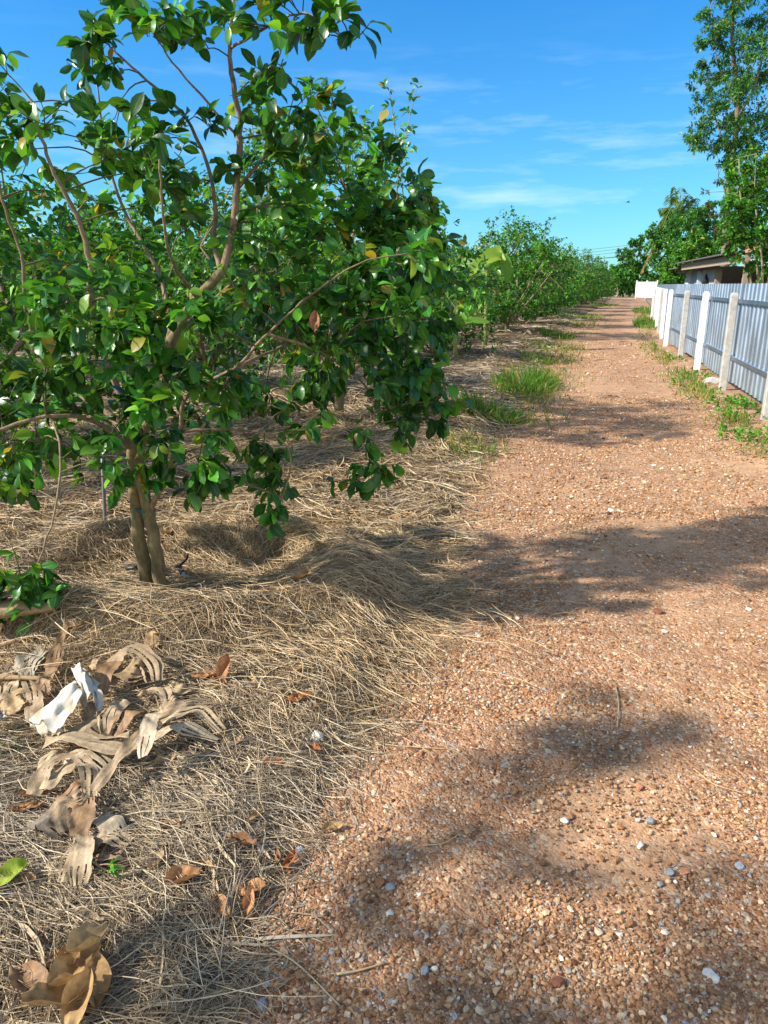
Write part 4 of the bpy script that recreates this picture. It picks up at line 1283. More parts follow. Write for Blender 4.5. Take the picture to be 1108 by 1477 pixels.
def weed(px, py, rad, n, label, seed, L=.05, cr=.09):
    rng = np.random.default_rng(seed)
    c = G(px, py, 0.0); c[2] = float(surf_z(c[0], c[1]))
    root = empty('weed', c, label, 'weed', 'weeds at the foot of the fence')
    acc = []; st = MB()
    for i in range(max(1, n // 14)):
        a = rng.random() * 2 * np.pi; r = rad * rng.random() ** .6
        C = np.array([r * np.cos(a), r * np.sin(a) * 1.6, .03 + .05 * rng.random()])
        acc.append(cluster(rng, C, cr, 14, L, droop=.1, updir=.25, mix=(0.03, 0.12, 0.3, 0.35, 0.18, 0.02)))
        st.tube([(0, 0, 0.0), C * np.array([.6, .6, .3]), C + (0, 0, cr * .4)], cr * .03, 4, (.16, .2, .06), cap=False)
    P, D, N, Ls, cc = (np.concatenate([a[i] for a in acc]) for i in range(5))
    V, Q, C = leaf_arrays(P, D, N, Ls, Ls * .55, cc, rows=4, bend=.2, fold=.25, rng=rng)
    m = MB(); m.add(V, Q, None, C); m.build('foliage', M_GRASS, root)
    st.build('stem', M_GRASS, root)
weed(1085, 633, .34, 420, 'bright green spreading weed on the gravel at the right edge, nearest of the fence weeds', 1)
weed(1060, 606, .25, 260, 'creeping weed under the nearest fence panel, nearer half', 2)
weed(1048, 583, .26, 300, 'creeping green weed in front of the bare concrete post', 3)
weed(1085, 590, .22, 200, 'green weed close under the sheet edge by the nearest post', 4)
weed(1005, 544, .24, 170, 'low weed at the foot of the white painted post', 5)
weed(985, 556, .2, 80, 'sparse pale weed on the gravel left of the white post', 6)
weed(968, 520, .3, 180, 'dry and green weed by the third concrete post', 7)
weed(1012, 565, .18, 90, 'yellowing weed beside the grey fence rock', 8)
weed(155, 1290, .01, 9, 'tiny bright green seedling sprouting from the flat straw', 9, .025, .03)
weed(20, 655, .02, 5, 'small green seedling in the straw behind the drooping twig', 10, .05, .05)
gc(12, 1068, .13, 420, .055, 'small mossy green grass patch beside the white sheet', 12, col=(.06, .12, .025))

# ------------------------------------------------------------------ stones
def stone(px, py, size, col, label, flat=.6, seed=0, name='stone', rough=.28):
    rng = np.random.default_rng(seed + int(px))
    c = G(px, py, 0.0); c[2] = float(surf_z(c[0], c[1]))
    bm = __import__('bmesh').new()
    __import__('bmesh').ops.create_icosphere(bm, subdivisions=2, radius=1.0)
    V = np.array([v.co[:] for v in bm.verts]); F = np.array([[v.index for v in f.verts] for f in bm.faces]); bm.free()
    # chip with random planes
    for k in range(11):
        d = rand_unit(1, rng)[0]; h = .55 + .3 * rng.random()
        e = np.maximum(V @ d - h, 0); V = V - e[:, None] * d
    V = V * np.array([1 + .4 * rng.random(), .8 + .3 * rng.random(), flat]) * size
    a = rng.random() * 6.28
    V = np.stack([V[:, 0] * math.cos(a) - V[:, 1] * math.sin(a), V[:, 0] * math.sin(a) + V[:, 1] * math.cos(a), V[:, 2]], 1)
    m = MB(); m.add(V, None, F, col)
    o = m.build(name, M_STONE, smooth=False)
    o.location = c + np.array([0, 0, size * flat * .35])
    return tag(o, label, 'stone')
WH, BL, OR, DK, GR = (.66, .62, .54), (.25, .265, .28), (.48, .22, .12), (.2, .08, .05), (.36, .33, .3)
stone(456, 1076, .030, (.75, .70, .58), 'large cream white stone on the straw beside a brown leaf', .9)
stone(1024, 1407, .021, WH, 'flat white stone chip at the bottom right of the road')
stone(938, 1187, .017, BL, 'blue grey stone in the middle right of the near gravel')
stone(966, 1258, .016, BL, 'blue grey stone chip just left of the orange stone')
stone(988, 1257, .019, OR, 'flat orange laterite stone on the near right gravel', .4)
stone(612, 1405, .016, BL, 'dark blue grey stone near the bottom middle of the road')
stone(562, 1282, .015, BL, 'small blue grey stone near the straw at the road edge')
stone(924, 1220, .013, WH, 'pale pinkish white stone above the orange stone')
stone(1067, 1250, .014, (.42, .43, .45), 'light grey stone at the right of the near gravel')
stone(815, 1183, .014, WH, 'white chip on the near gravel at mid road')
stone(805, 1422, .020, DK, 'dark brown laterite lump at the bottom of the road')
stone(949, 882, .026, DK, 'dark reddish stone alone on the shaded gravel', .7)
stone(959, 909, .016, WH, 'white stone below the dark reddish stone')
stone(746, 891, .016, (.62, .5, .38), 'pale tan stone on the shaded gravel left of centre')
stone(1080, 878, .016, WH, 'small white stone at the right edge of the shaded gravel')
stone(876, 1020, .012, WH, 'small white chip beside the thin upright stalk')
stone(378, 1455, .018, (.25, .26, .29), 'dark grey stone in the straw at the bottom edge')
stone(432, 1228, .016, (.3, .35, .42), 'bluish stone in the thin straw beside a curled orange leaf')
stone(922, 1137, .015, OR, 'orange pebble above the blue grey stone')
stone(1026, 552, .16, (.46, .43, .4), 'grey rock lying by the fence between white and bare posts', .55, name='rock')
stone(1038, 572, .05, (.55, .5, .45), 'pale stone below the grey fence rock')

# ------------------------------------------------------------------ stalks on the road
def stalk(pts, r, label, col=(.52, .40, .22)):
    P = []
    for px, py in pts:
        g = G(px, py, 0); g[2] = float(surf_z(g[0], g[1])) + r + .004; P.append(g)
    Q = spline(np.array(P), 10)
    m = MB(); m.tube(Q, np.linspace(r, r * .55, 10), 5, col)
    return tag(m.build('dry_stalk', M_STRAW), label, 'stalk', 'dry stalks on the gravel')
stalk([(888, 990), (892, 1018), (890, 1052)], .0035, 'thick dry stalk pointing up the road in the middle of the gravel')
stalk([(486, 1415), (520, 1408), (556, 1397)], .0035, 'pale short stalk near the bottom edge of the gravel')
stalk([(896, 938), (920, 948), (945, 968)], .002, 'thin bent stalk on the shaded gravel right of centre')
stalk([(1052, 985), (1075, 1003), (1095, 1010)], .0022, 'thin stalk near the right frame edge on sunlit gravel')
stalk([(610, 1221), (640, 1218), (667, 1201)], .002, 'pale curved stalk in the shadow patch on the gravel')
stalk([(555, 1074), (610, 1078), (655, 1083), (680, 1100)], .002, 'long thin stalk trailing from the straw onto the gravel')
stalk([(1000, 1110), (1030, 1132), (1075, 1145)], .002, 'long curved stalk at the right of the near gravel')
stalk([(735, 838), (760, 832), (800, 838)], .0022, 'dry stalk at the shadow edge near the straw bank')
stalk([(700, 690), (740, 720), (770, 722)], .003, 'dry stalk on the road beyond the mound')
stalk([(700, 960), (735, 950), (790, 968)], .002, 'faint stalk on the shaded gravel near the straw tip')
stalk([(380, 1370), (430, 1400), (490, 1460)], .0028, 'long diagonal stalk lying from the straw to the bottom gravel', (.55, .43, .24))

# ------------------------------------------------------------------ fallen leaves
def fallen(px, py, L, col, label, ang, curl=.5, wr=.5, lift=.01, group='fallen dry leaves', tilt=0.0, seed=0, z=None):
    rng = np.random.default_rng(int(px * 7 + py) + seed)
    c = G(px, py, 0.06 if px < 500 and py < 1000 else 0.02)
    c[2] = float(surf_z(c[0], c[1])) + lift if z is None else z
    n, k = 14, 9
    u = np.linspace(0, 1, n); v = np.linspace(-1, 1, k)
    w = L * wr * .5 * np.sin(np.pi * (.03 + .94 * u)) ** .8
    ph = rng.random(4) * 6.28
    cr = curl * (.6 + .6 * rng.random())
    X = L * (u - .5)
    Gd = np.zeros((n, k, 3))
    for i in range(n):
        a = v * cr * 1.25
        Gd[i, :, 0] = X[i]
        Gd[i, :, 1] = w[i] * np.sin(a) / max(cr * 1.25, .2) * (1 if cr > .2 else 1)
        Gd[i, :, 2] = w[i] * (1 - np.cos(a)) / max(cr, .3) * 1.2 + L * .5 * cr * (u[i] - .5) ** 2 + .05 * L * np.sin(v * 3 + u[i] * 5 + ph[0]) + .03 * L * np.sin(u[i] * 11 + ph[1]) * v + .16 * L * (vnoise(v * 1.6 + ph[2], np.full(k, u[i] * 5 + ph[3]), 1.0, int(px) % 97) - .5)
    ca, sa = math.cos(ang), math.sin(ang)
    ct, st = math.cos(tilt), math.sin(tilt)
    x, y, z_ = Gd[..., 0], Gd[..., 1], Gd[..., 2]
    x, z_ = x * ct - z_ * st, x * st + z_ * ct
    Gd = np.stack([x * ca - y * sa, x * sa + y * ca, z_], -1)
    Gd[..., 2] += max(0, -Gd[..., 2].min())
    C = np.zeros((n, k, 4)); C[..., :3] = np.array(col); C[:, k // 2, :3] *= .8; C[..., 3] = .5
    C[..., :3] *= (.85 + .3 * rng.random((n, k, 1)))
    m = MB(); m.grid(Gd, C)
    m.tube([Gd[0, k // 2], Gd[0, k // 2] + (Gd[0, k // 2] - Gd[1, k // 2]) * .8], .0016, 4, tuple(np.array(col) * .7))
    o = m.build('fallen_leaf', M_DEAD)
    o.location = c
    return tag(o, label, 'leaf', group)
TAN, ORB, BRN, PAL_T = (.46, .29, .13), (.36, .13, .04), (.26, .13, .06), (.52, .36, .18)
fallen(432, 1028, .10, ORB, 'dark orange curled leaf on the flat straw right of the banana leaf pile', .3, .7)
fallen(460, 1035, .08, BRN, 'narrow brown leaf just right of the dark orange one', .9, .9, .35)
fallen(440, 886, .13, (.40, .22, .10), 'large tan brown leaf stuck on the face of the straw mound', -.6, .5, .6, .03, tilt=.5)
fallen(415, 808, .10, TAN, 'tan leaf resting on top of the straw mound right of the trunk', .1, .4, .5, .02)
fallen(378, 815, .09, (.42, .26, .13), 'small tan leaf between the trunk and the mound top', .7, .5)
fallen(470, 826, .09, (.36, .24, .13), 'dull tan leaf on the mound further right of the trunk', 1.0, .5)
fallen(240, 1112, .085, PAL_T, 'pale tan leaf at the lower right of the banana leaf pile', .6, .3, .6)
fallen(345, 1084, .06, (.5, .33, .2), 'small pinkish tan leaf on straw right of the pile', 1.2, .6)
fallen(452, 1087, .06, ORB, 'orange brown leaf scrap under the cream stone', 2.8, .3, .6)
fallen(395, 1112, .07, ORB, 'rusty leaf scrap in the straw above the thin gravel edge', .2, .5)
fallen(368, 1188, .07, (.40, .26, .13), 'brown folded leaf in the lower straw', .9, .8, .4)
fallen(480, 1190, .07, TAN, 'tan leaf at the border of straw and gravel', .4, .5)
fallen(418, 1243, .075, ORB, 'curled orange leaf beside the bluish stone', 1.2, 1.0, .5, .015)
fallen(360, 1308, .07, (.50, .24, .11), 'cupped orange leaf standing up in the lower straw', 1.55, .9, .5, .01, tilt=.6)
fallen(227, 1254, .075, (.44, .30, .17), 'tan curled leaf below the banana leaf pile', 1.4, .9, .6)
fallen(14, 1274, .11, (.30, .38, .04), 'yellow green fresh leaf at the lower left frame edge', 1.0, .35, .6, .02)
fallen(36, 1276, .06, (.46, .27, .12), 'tan leaf touching the yellow green leaf', .3, .5, .6)
fallen(40, 1166, .10, (.50, .24, .09), 'orange leaf left of the hanging banana strips', .3, .7, .4)
fallen(325, 985, .12, (.42, .20, .09), 'reddish brown leaf upright against the mound foot', 1.4, .7, .5, .02, tilt=.7)
fallen(296, 985, .11, (.40, .19, .08), 'reddish brown leaf lying at the mound foot', .1, .6, .5, .03)
fallen(318, 1004, .09, (.38, .2, .1), 'brown leaf scrap below the reddish leaves', 2.5, .6, .4, .02)
fallen(540, 778, .08, (.12, .18, .03), 'half green fallen leaf on the straw bank near the road', .9, .4, .5)
fallen(548, 745, .07, (.52, .26, .08), 'small orange leaf on the far straw bank', .2, .5)
fallen(246, 800, .1, (.40, .22, .1), 'brown leaf behind the trunk beside the black pipe', .9, .6, .5)
fallen(262, 792, .08, (.52, .36, .22), 'pale leaf on straw behind the trunk', .5, .5)
fallen(125, 940, .12, (.34, .2, .1), 'dull brown leaf above the white sheet', .5, .6)
fallen(150, 905, .1, (.3, .14, .07), 'dark red brown leaf in the hollow left of the trunk', .8, .6)
fallen(110, 858, .09, (.38, .2, .1), 'brown leaf in the shade near the drooping twig', 2.2, .6)
# the heap at the bottom left
for i, (px, py, L, a, c, lf, lab) in enumerate(((130, 1388, .13, 1.2, (.50, .33, .15), .06, 'topmost pale tan leaf of the crumpled heap at the bottom left'), (112, 1418, .14, 1.0, (.46, .29, .12), .05, 'broad tan leaf in the middle of the bottom left heap'),
                                             (143, 1432, .12, 1.9, (.44, .27, .11), .03, 'tan leaf on the right side of the bottom left heap'), (85, 1462, .15, .5, (.42, .26, .11), .03, 'long brown leaf at the foot of the bottom left heap'),
                                             (45, 1425, .13, -.5, (.32, .19, .10), .02, 'dull brown flat leaf left of the bottom left heap'), (118, 1465, .13, 1.5, (.47, .3, .13), .03, 'folded tan leaf at the very bottom of the heap'),
                                             (105, 1398, .10, 2.2, (.38, .22, .09), .03, 'brown leaf tucked under the heap top'))):
    fallen(px, py, L, c, lab, a, .75, .6, lf, 'leaves of the bottom left heap', tilt=.3 * (i % 3 - 1))
rr = random.Random(9)
for i in range(46):
    for _ in range(30):
        y = rr.choice((rr.uniform(1.3, 3), rr.uniform(2.5, 6), rr.uniform(4, 9)))
        x = float(XL(y)) - rr.uniform(.1, 1.9 if y < 3 else 3.5)
        if x > -.55 * (y + .3): break
    d_ = (np.array([x, y]))
    zz = float(surf_z(x, y)) + .012
    # place by its world position
    o = fallen(300, 1100, rr.uniform(.05, .11), rr.choice((TAN, BRN, (.42, .22, .09), (.38, .26, .14), (.46, .24, .1))), 'small dry brown leaf scattered on the straw mulch', rr.uniform(0, 6.28), rr.uniform(.3, 1.0), rr.uniform(.35, .6),
               group='scattered dry leaves', seed=i * 37)
    o.location = (x, y, zz)

# ------------------------------------------------------------------ dry banana leaf pile
def ZP(zx, zy): return zx / 3.166, 870 + zy / 3.166
def strip(pts, w, col, label, z0=.05, arch=.03, seed=0, tw=0.0):
    rng = np.random.default_rng(seed + 100)
    P = []
    for i, (zx, zy) in enumerate(pts):
        px, py = ZP(zx, zy)
        g = G(px, py, z0)
        g[2] = float(surf_z(g[0], g[1])) + z0 + arch * math.sin(math.pi * i / max(1, len(pts) - 1)) * (.5 + rng.random())
        P.append(g)
    n, k = 26, 13
    Q = spline(np.array(P), n)
    T = norm(np.gradient(Q, axis=0))
    S0 = norm(np.cross(T, np.array([0, 0, 1.0])))
    N0 = np.cross(S0, T)
    u = np.linspace(0, 1, n); v = np.linspace(-1, 1, k)
    z0, arch = z0 * .75, arch * .6
    Wm = w / 3.166 / FPX * 2.75 * .80
    ww = Wm * (.35 + .65 * np.sin(np.pi * (.12 + .76 * u)) ** .7) * (1 + .15 * np.sin(u * 9 + rng.random() * 6))
    rot = (rng.random() - .5) * .4 + .5 * tw * (u - .5) + .22 * np.sin(u * 7 + rng.random() * 6)
    S = S0 * np.cos(rot)[:, None] + N0 * np.sin(rot)[:, None]; N = N0 * np.cos(rot)[:, None] - S0 * np.sin(rot)[:, None]
    ph = rng.random() * 6
    crr = .05 + .12 * rng.random()
    # torn into ribbons past a point, each ribbon going its own way
    grp = np.array([0, 0, 0, 0, 1, 1, 1, 1, 2, 2, 2, 3, 3]) if rng.random() < .6 else np.array([0, 0, 0, 0, 0, 1, 1, 1, 1, 2, 2, 2, 2])
    u0 = .25 + .55 * rng.random()
    gl = rng.normal(size=4)[grp] * .22; gz = np.abs(rng.normal(size=4))[grp] * .35
    gt = np.clip(u - u0, 0, 1)[:, None]
    h = crr * (v[None] ** 2) * ww[:, None] * rng.choice((-1, 1)) + ww[:, None] * .025 * np.sin(v[None] * 6 + ph + u[:, None] * 2) + .004 * np.sin(u[:, None] * 17 + v[None] * 2 + ph) + gz[None] * gt * ww[:, None]
    rag = 1 + .16 * (rng.random((n, k)) - .5) * (np.abs(v)[None] > .8)
    lat = v[None] * rag * ww[:, None] + gl[None] * gt * ww[:, None] * 1.6
    Gd = Q[:, None] + S[:, None] * lat[..., None] + N[:, None] * h[..., None]
    zf = surf_z(Gd[..., 0], Gd[..., 1]) + .004
    Gd[..., 2] = np.maximum(Gd[..., 2], zf)
    C = np.zeros((n, k, 4)); C[..., 3] = .5
    streak = .84 + .32 * rng.random((1, k, 1))
    C[..., :3] = np.array(col) * streak * (.9 + .2 * rng.random((n, k, 1)))
    b = Q[n // 2].copy()
    ii, jj = np.meshgrid(np.arange(n - 1), np.arange(k - 1), indexing='ij')
    ok = (grp[jj] == grp[jj + 1]) | (u[ii] < u0)
    ii, jj = ii[ok], jj[ok]
    m = MB(); m.add((Gd - b).reshape(-1, 3), np.stack([ii * k + jj, (ii + 1) * k + jj, (ii + 1) * k + jj + 1, ii * k + jj + 1], -1), None, C.reshape(-1, 4))
    o = m.build('dry_banana_leaf', M_DRYB)
    o.location = b
    return tag(o, label, 'dry leaf', 'dry banana leaf pile')
T1, T2, T3, T4 = (.44, .33, .20), (.36, .26, .155), (.30, .18, .09), (.50, .40, .27)
STR = [
    ([(205, 650), (330, 640), (480, 690), (600, 700), (650, 665)], 95, T1, 'broad pale strip lying across the middle of the pile', .075),
    ([(560, 735), (700, 700), (820, 655), (1000, 670)], 48, T4, 'lowest of the pale strips reaching right from the pile', .04),
    ([(720, 625), (820, 610), (920, 590), (1010, 640)], 42, T1, 'middle curved strip reaching right from the pile', .05),
    ([(690, 590), (800, 565), (900, 530), (1030, 510)], 36, T2, 'uppermost strip reaching right from the pile', .05),
    ([(720, 560), (695, 640), (660, 745)], 44, T4, 'short pale strip crossing the broad strip', .11),
    ([(650, 545), (600, 595), (525, 645)], 70, T3, 'brown curled strip above the broad strip', .07),
    ([(580, 490), (510, 560), (480, 640)], 52, T1, 'pale strip left of the brown curl', .08),
    ([(500, 420), (540, 330), (620, 305), (700, 360), (710, 420)], 62, T2, 'arching strip at the top of the pile', .08),
    ([(530, 385), (600, 395), (660, 390)], 90, (.34, .23, .12), 'pleated folded strip under the arching one', .07),
    ([(465, 455), (500, 390), (560, 325)], 62, T3, 'brown strip leaning on the arching one', .07),
    ([(300, 715), (400, 740), (495, 780)], 62, T4, 'grey tan strip below the broad strip', .06),
    ([(160, 785), (240, 735), (330, 712)], 52, T1, 'left strip bending down from the broad strip', .05),
    ([(150, 885), (230, 795), (330, 762), (412, 800)], 48, T2, 'long bent strip on the left of the tail', .06),
    ([(205, 860), (290, 795), (400, 785), (412, 900)], 52, T1, 'folded strip at the start of the tail', .07),
    ([(290, 970), (335, 900), (402, 835)], 64, T3, 'brown strip inside the tail', .05),
    ([(300, 1050), (288, 970), (370, 935), (410, 850)], 46, T2, 'looped strip inside the tail', .06),
    ([(355, 1070), (400, 985), (402, 890)], 50, T3, 'dark strip along the right of the tail', .05),
    ([(385, 1050), (372, 1150), (300, 1285)], 56, T2, 'left end of the hanging tail', .03),
    ([(392, 1060), (392, 1180), (362, 1305)], 48, T1, 'right end of the hanging tail', .03),
    ([(405, 1005), (480, 1040), (572, 1090)], 52, T4, 'pale short strip right of the tail', .02),
    ([(400, 1110), (500, 1110), (595, 1130)], 60, T1, 'tan flat strip right of the tail, second', .02),
    ([(430, 1180), (520, 1220), (592, 1210)], 52, (.40, .27, .15), 'short brown strip below the second flat strip', .02),
    ([(165, 995), (230, 1015), (292, 1060)], 74, (.26, .21, .16), 'greyish crumpled strip left of the tail', .03),
    ([(430, 860), (560, 745), (665, 640)], 36, T2, 'thin strip slanting below the broad strip', .09),
    ([(650, 460), (740, 500), (770, 560)], 54, T1, 'tan strip bending right of the pleats', .05),
    ([(740, 560), (800, 530), (850, 500)], 50, T2, 'short folded strip at the right shoulder of the pile', .05),
    ([(230, 400), (280, 310), (340, 250)], 42, T3, 'brown strip rising behind the white sheet', .04),
    ([(90, 365), (170, 335), (235, 300)], 95, (.32, .28, .2), 'greyish broad strip between the two poles', .03),
    ([(30, 530), (100, 495), (155, 480)], 80, (.46, .31, .16), 'tan strip left of the white sheet', .03),
    ([(150, 570), (165, 480), (130, 400)], 50, T2, 'twisted strip beside the white sheet', .04),
    ([(10, 470), (40, 430), (75, 400)], 80, T1, 'pale strip at the left frame edge below the pole', .03),
    ([(190, 470), (215, 430), (240, 400)], 50, (.38, .24, .13), 'small brown strip touching the pole end', .03),
    ([(400, 570), (450, 520), (520, 460)], 40, T2, 'thin strip between the sheet and the pleats', .05),
    ([(330, 590), (420, 610), (480, 640)], 60, T2, 'flat strip above the broad strip left end', .06),
    ([(420, 360), (460, 350), (500, 345)], 50, (.40, .28, .16), 'small curled strip left of the arching one', .04),
    ([(760, 470), (830, 470), (890, 455)], 46, T2, 'short strip at the upper right of the pile', .03),
    ([(700, 300), (720, 270), (760, 280)], 60, (.42, .27, .13), 'small tan strip half buried at the mound foot', .03),
]
for i, (pts, w, c, lab, z0) in enumerate(STR):
    strip(pts, w, c, 'dry banana leaf, ' + lab, z0, .03, i, 0.5 * ((i * 37 % 7) / 3.5 - 1))

def pole(pts, r, label, col):
    P = []
    for zx, zy in pts:
        px, py = ZP(zx, zy); g = G(px, py, .04); g[2] = float(surf_z(g[0], g[1])) + .03 + r; P.append(g)
    Q = spline(np.array(P), 12)
    m = MB(); m.tube(Q - Q[6], np.linspace(r, r * .85, 12), 8, col, wob=.1)
    o = m.build('stick', M_WOOD); o.location = Q[6]
    tag(o, label, 'stick')
pole([(-160, 365), (0, 378), (232, 396)], .011, 'straight brown stick lying left of the white sheet', (.34, .23, .13))
pole([(-160, 290), (0, 272), (195, 256)], .009, 'second brown stick, further back under the banana stem', (.30, .19, .11))

# cut banana stem
def banana_stem():
    a, b = G(-30, 928, .12), G(86, 912, .12)
    a[2] = b[2] = max(float(surf_z(b[0], b[1])), float(surf_z(a[0], a[1])) - .03) + .035
    ax = norm(b - a); L = np.linalg.norm(b - a)
    root = empty('banana_log', (a + b) / 2, 'cut dry banana stem with dark hollow end, lying left of the straw mound', 'banana stem')
    up = np.array([0, 0, 1.0]); sd = np.cross(ax, up)
    m = MB(); n = 10; k = 22
    rng = np.random.default_rng(3)
    Gd = np.zeros((n, k, 3)); Cc = np.zeros((n, k, 4)); Cc[..., 3] = .5
    st = .8 + .4 * rng.random(k)
    for i in range(n):
        for j in range(k):
            t = 2 * math.pi * j / (k - 1)
            r = .052 * (1 + .05 * math.sin(3 * t + 1) + .025 * math.sin(9 * t + i * .5)) * (1 - .1 * i / n)
            Gd[i, j] = ax * (i / (n - 1) - .5) * L + up * r * .72 * math.sin(t) + sd * r * 1.15 * math.cos(t)
            Cc[i, j, :3] = np.array((.46, .32, .18)) * st[j % k]
    m.grid(Gd, Cc); m.build('sheath', M_DRYB, root)
    m = MB()
    inn = np.stack([Gd[-1], Gd[-1] * .82 + (ax * .5 * L) * .18, (Gd[-1] - ax * .5 * L) * .7 + ax * (.5 * L - .06), (Gd[-1] - ax * .5 * L) * .02 + ax * (.5 * L - .07)], 0)
    m.grid(inn, (.10, .06, .035)); m.build('hollow_end', M_DEAD, root)
    # a loose flap of sheath on top
    m = MB(); blade(m, [up * .055 - ax * L * .2, up * .075 + ax * L * .2 + sd * -.03, up * .06 + ax * L * .62 + sd * -.05], .09, (.42, .31, .19), fold=.1); m.build('flap', M_DRYB, root)
banana_stem()

# white sheets
def crumple(corners, label, seed, nx=16, ny=16, z0=.05, col=(.66, .63, .55), amp=.012, fold=.0):
    rng = np.random.default_rng(seed)
    P = []
    for zx, zy, dz in corners:
        px, py = ZP(zx, zy); g = G(px, py, z0 + dz); g[2] = float(surf_z(g[0], g[1])) + z0 + dz; P.append(g)
    a, b, c, d = P
    u = np.linspace(0, 1, nx)[:, None, None]; v = np.linspace(0, 1, ny)[None, :, None]
    Gd = (a * (1 - u) + b * u) * (1 - v) + (d * (1 - u) + c * u) * v
    U, Vv = np.meshgrid(np.linspace(0, 1, nx), np.linspace(0, 1, ny), indexing='ij')
    Gd[..., 2] += amp * 2.2 * (vnoise(U * 4, Vv * 2.0, 1, seed) - .4) + amp * (vnoise(U * 9, Vv * 7, 1, seed + 1) - .5) + fold * np.abs(np.sin(Vv * 7)) + amp * 1.6 * np.exp(-((U - .45) / .12) ** 2)
    Gd[..., 0] += amp * (vnoise(U * 6, Vv * 6, 1, seed + 2) - .5) * 1.4; Gd[..., 1] += amp * (vnoise(U * 6, Vv * 6, 1, seed + 3) - .5) * 1.4
    Gd[..., 2] = np.maximum(Gd[..., 2], surf_z(Gd[..., 0], Gd[..., 1]) + .01)
    cen = Gd.reshape(-1, 3).mean(0)
    st = sstep(.52, .8, vnoise(U * 4, Vv * 5, 1, seed + 9) * .7 + vnoise(U * 11, Vv * 12, 1, seed + 10) * .3)[..., None]
    C = np.zeros((nx, ny, 4)); C[..., :3] = np.array(col) * (.85 + .2 * vnoise(U * 5, Vv * 5, 1, seed + 6)[..., None]) * (1 - st * np.array([.3, .42, .58])); C[..., 3] = .5
    m = MB(); m.grid(Gd - cen, C); m.grid((Gd - cen - np.array([0, 0, .003]))[:, ::-1], C[:, ::-1])
    o = m.build('white_sheet', M_CLOTH); o.location = cen
    tag(o, label, 'sheet', 'white scraps on the leaf pile')
crumple([(330, 390, .12), (390, 460, .10), (285, 610, .04), (140, 570, .03)], 'larger folded white sheet scrap on the banana leaf pile', 5, fold=.012)
crumple([(335, 320, .10), (455, 395, .09), (470, 515, .05), (385, 500, .07)], 'smaller crumpled white scrap behind the larger sheet', 8, amp=.018)
crumple([(140, 570, .03), (290, 575, .05), (280, 620, .03), (190, 610, .02)], 'dirty cream tail of cloth under the larger white sheet', 9, nx=10, ny=8, col=(.6, .53, .42))
crumple([(-30, 520, .03), (20, 530, .03), (30, 560, .02), (-30, 570, .02)], 'white scrap at the left frame edge below the sticks', 11, nx=8, ny=8)

# ------------------------------------------------------------------ irrigation bits, stake, tie, hanging leaf
def pipe():
    c = G(262, 835, .07); c[2] = float(surf_z(c[0], c[1])) + .045
    root = empty('irrigation_pipe', c, 'black irrigation pipe fitting in the straw right of the trunk', 'pipe')
    m = MB(); P = spline([(-.05, .10, .0), (-.02, .03, .02), (.025, -.05, .018)], 8); m.tube(P, .013, 10, (.02, .021, .023)); m.build('hose', M_PLAST, root)
    m = MB(); m.tube([(.018, -.035, .019), (.03, -.06, .018)], .0165, 10, (.03, .03, .032)); m.build('collar', M_PLAST, root)
    m = MB(); m.tube([(.03, -.06, .018), (.034, -.068, .018)], .012, 10, (.5, .5, .48)); m.build('end_cap', M_PLAST, root)
    m = MB(); m.tube(spline([(-.02, .05, .02), (.02, .06, .06), (.03, .05, .09)], 6), .007, 8, (.02, .02, .022)); m.build('riser', M_PLAST, root)
    c = G(200, 832, .07); c[2] = float(surf_z(c[0], c[1])) + .04
    m = MB(); m.tube(spline([(-.07, .02, 0), (0, 0, .012), (.06, .03, .01)], 8), .012, 9, (.03, .034, .04))
    o = m.build('irrigation_pipe', M_PLAST); o.location = c
    tag(o, 'short dark pipe end in the straw left of the trunk', 'pipe')
pipe()
c = G(122, 860, .07); c[2] = float(surf_z(c[0], c[1])) + .025
m = MB(); P = spline([(-.06, .05, .01), (0, 0, .012), (.05, -.04, .0)], 8); m.tube(P, .014, 10, (.42, .36, .28)); o = m.build('bamboo_piece', M_WOOD); o.location = c
tag(o, 'short pale cut stick with dark end in the shade left of the trunk', 'stick')
b = G(153, 782, .06); t_ = AT(147, 640, b[1] + .02)
m = MB(); m.tube(np.array([b - (0, 0, .1), b, (b + t_) / 2, t_]) - b, .011, 10, (.15, .155, .165)); o = m.build('stake', M_PLAST); o.location = b
tag(o, 'thin grey plastic stake standing in the straw behind the trunk', 'stake')
# teal tie round the trunk
c = AT(207, 735, 3.57)
m = MB()
for k in range(2):
    a_ = np.linspace(0, 2 * math.pi, 20)
    m.tube(np.stack([.048 * np.cos(a_), .042 * np.sin(a_), .008 * np.sin(a_ * 2 + k) + .008 * k], 1), .003, 5, (.05, .17, .16), cap=False)
m.tube(spline([(-.01, -.045, 0), (-.02, -.06, .02), (-.035, -.055, .0), (-.03, -.06, -.03)], 10), .003, 5, (.05, .17, .16))
m.tube(spline([(-.01, -.045, 0), (.015, -.06, .015), (.01, -.062, -.025)], 8), .003, 5, (.05, .17, .16))
o = m.build('ribbon', M_PLAST); o.location = c
tag(o, 'teal ribbon tied round the twin trunk of the nearest tree', 'ribbon')
o = fallen(455, 465, .085, (.32, .15, .08), 'dry brown leaf dangling in the canopy of the nearest tree', 1.5, 1.0, .55, group='hanging dry leaves', tilt=1.35)
o.location = AT(455, 478, 3.15)

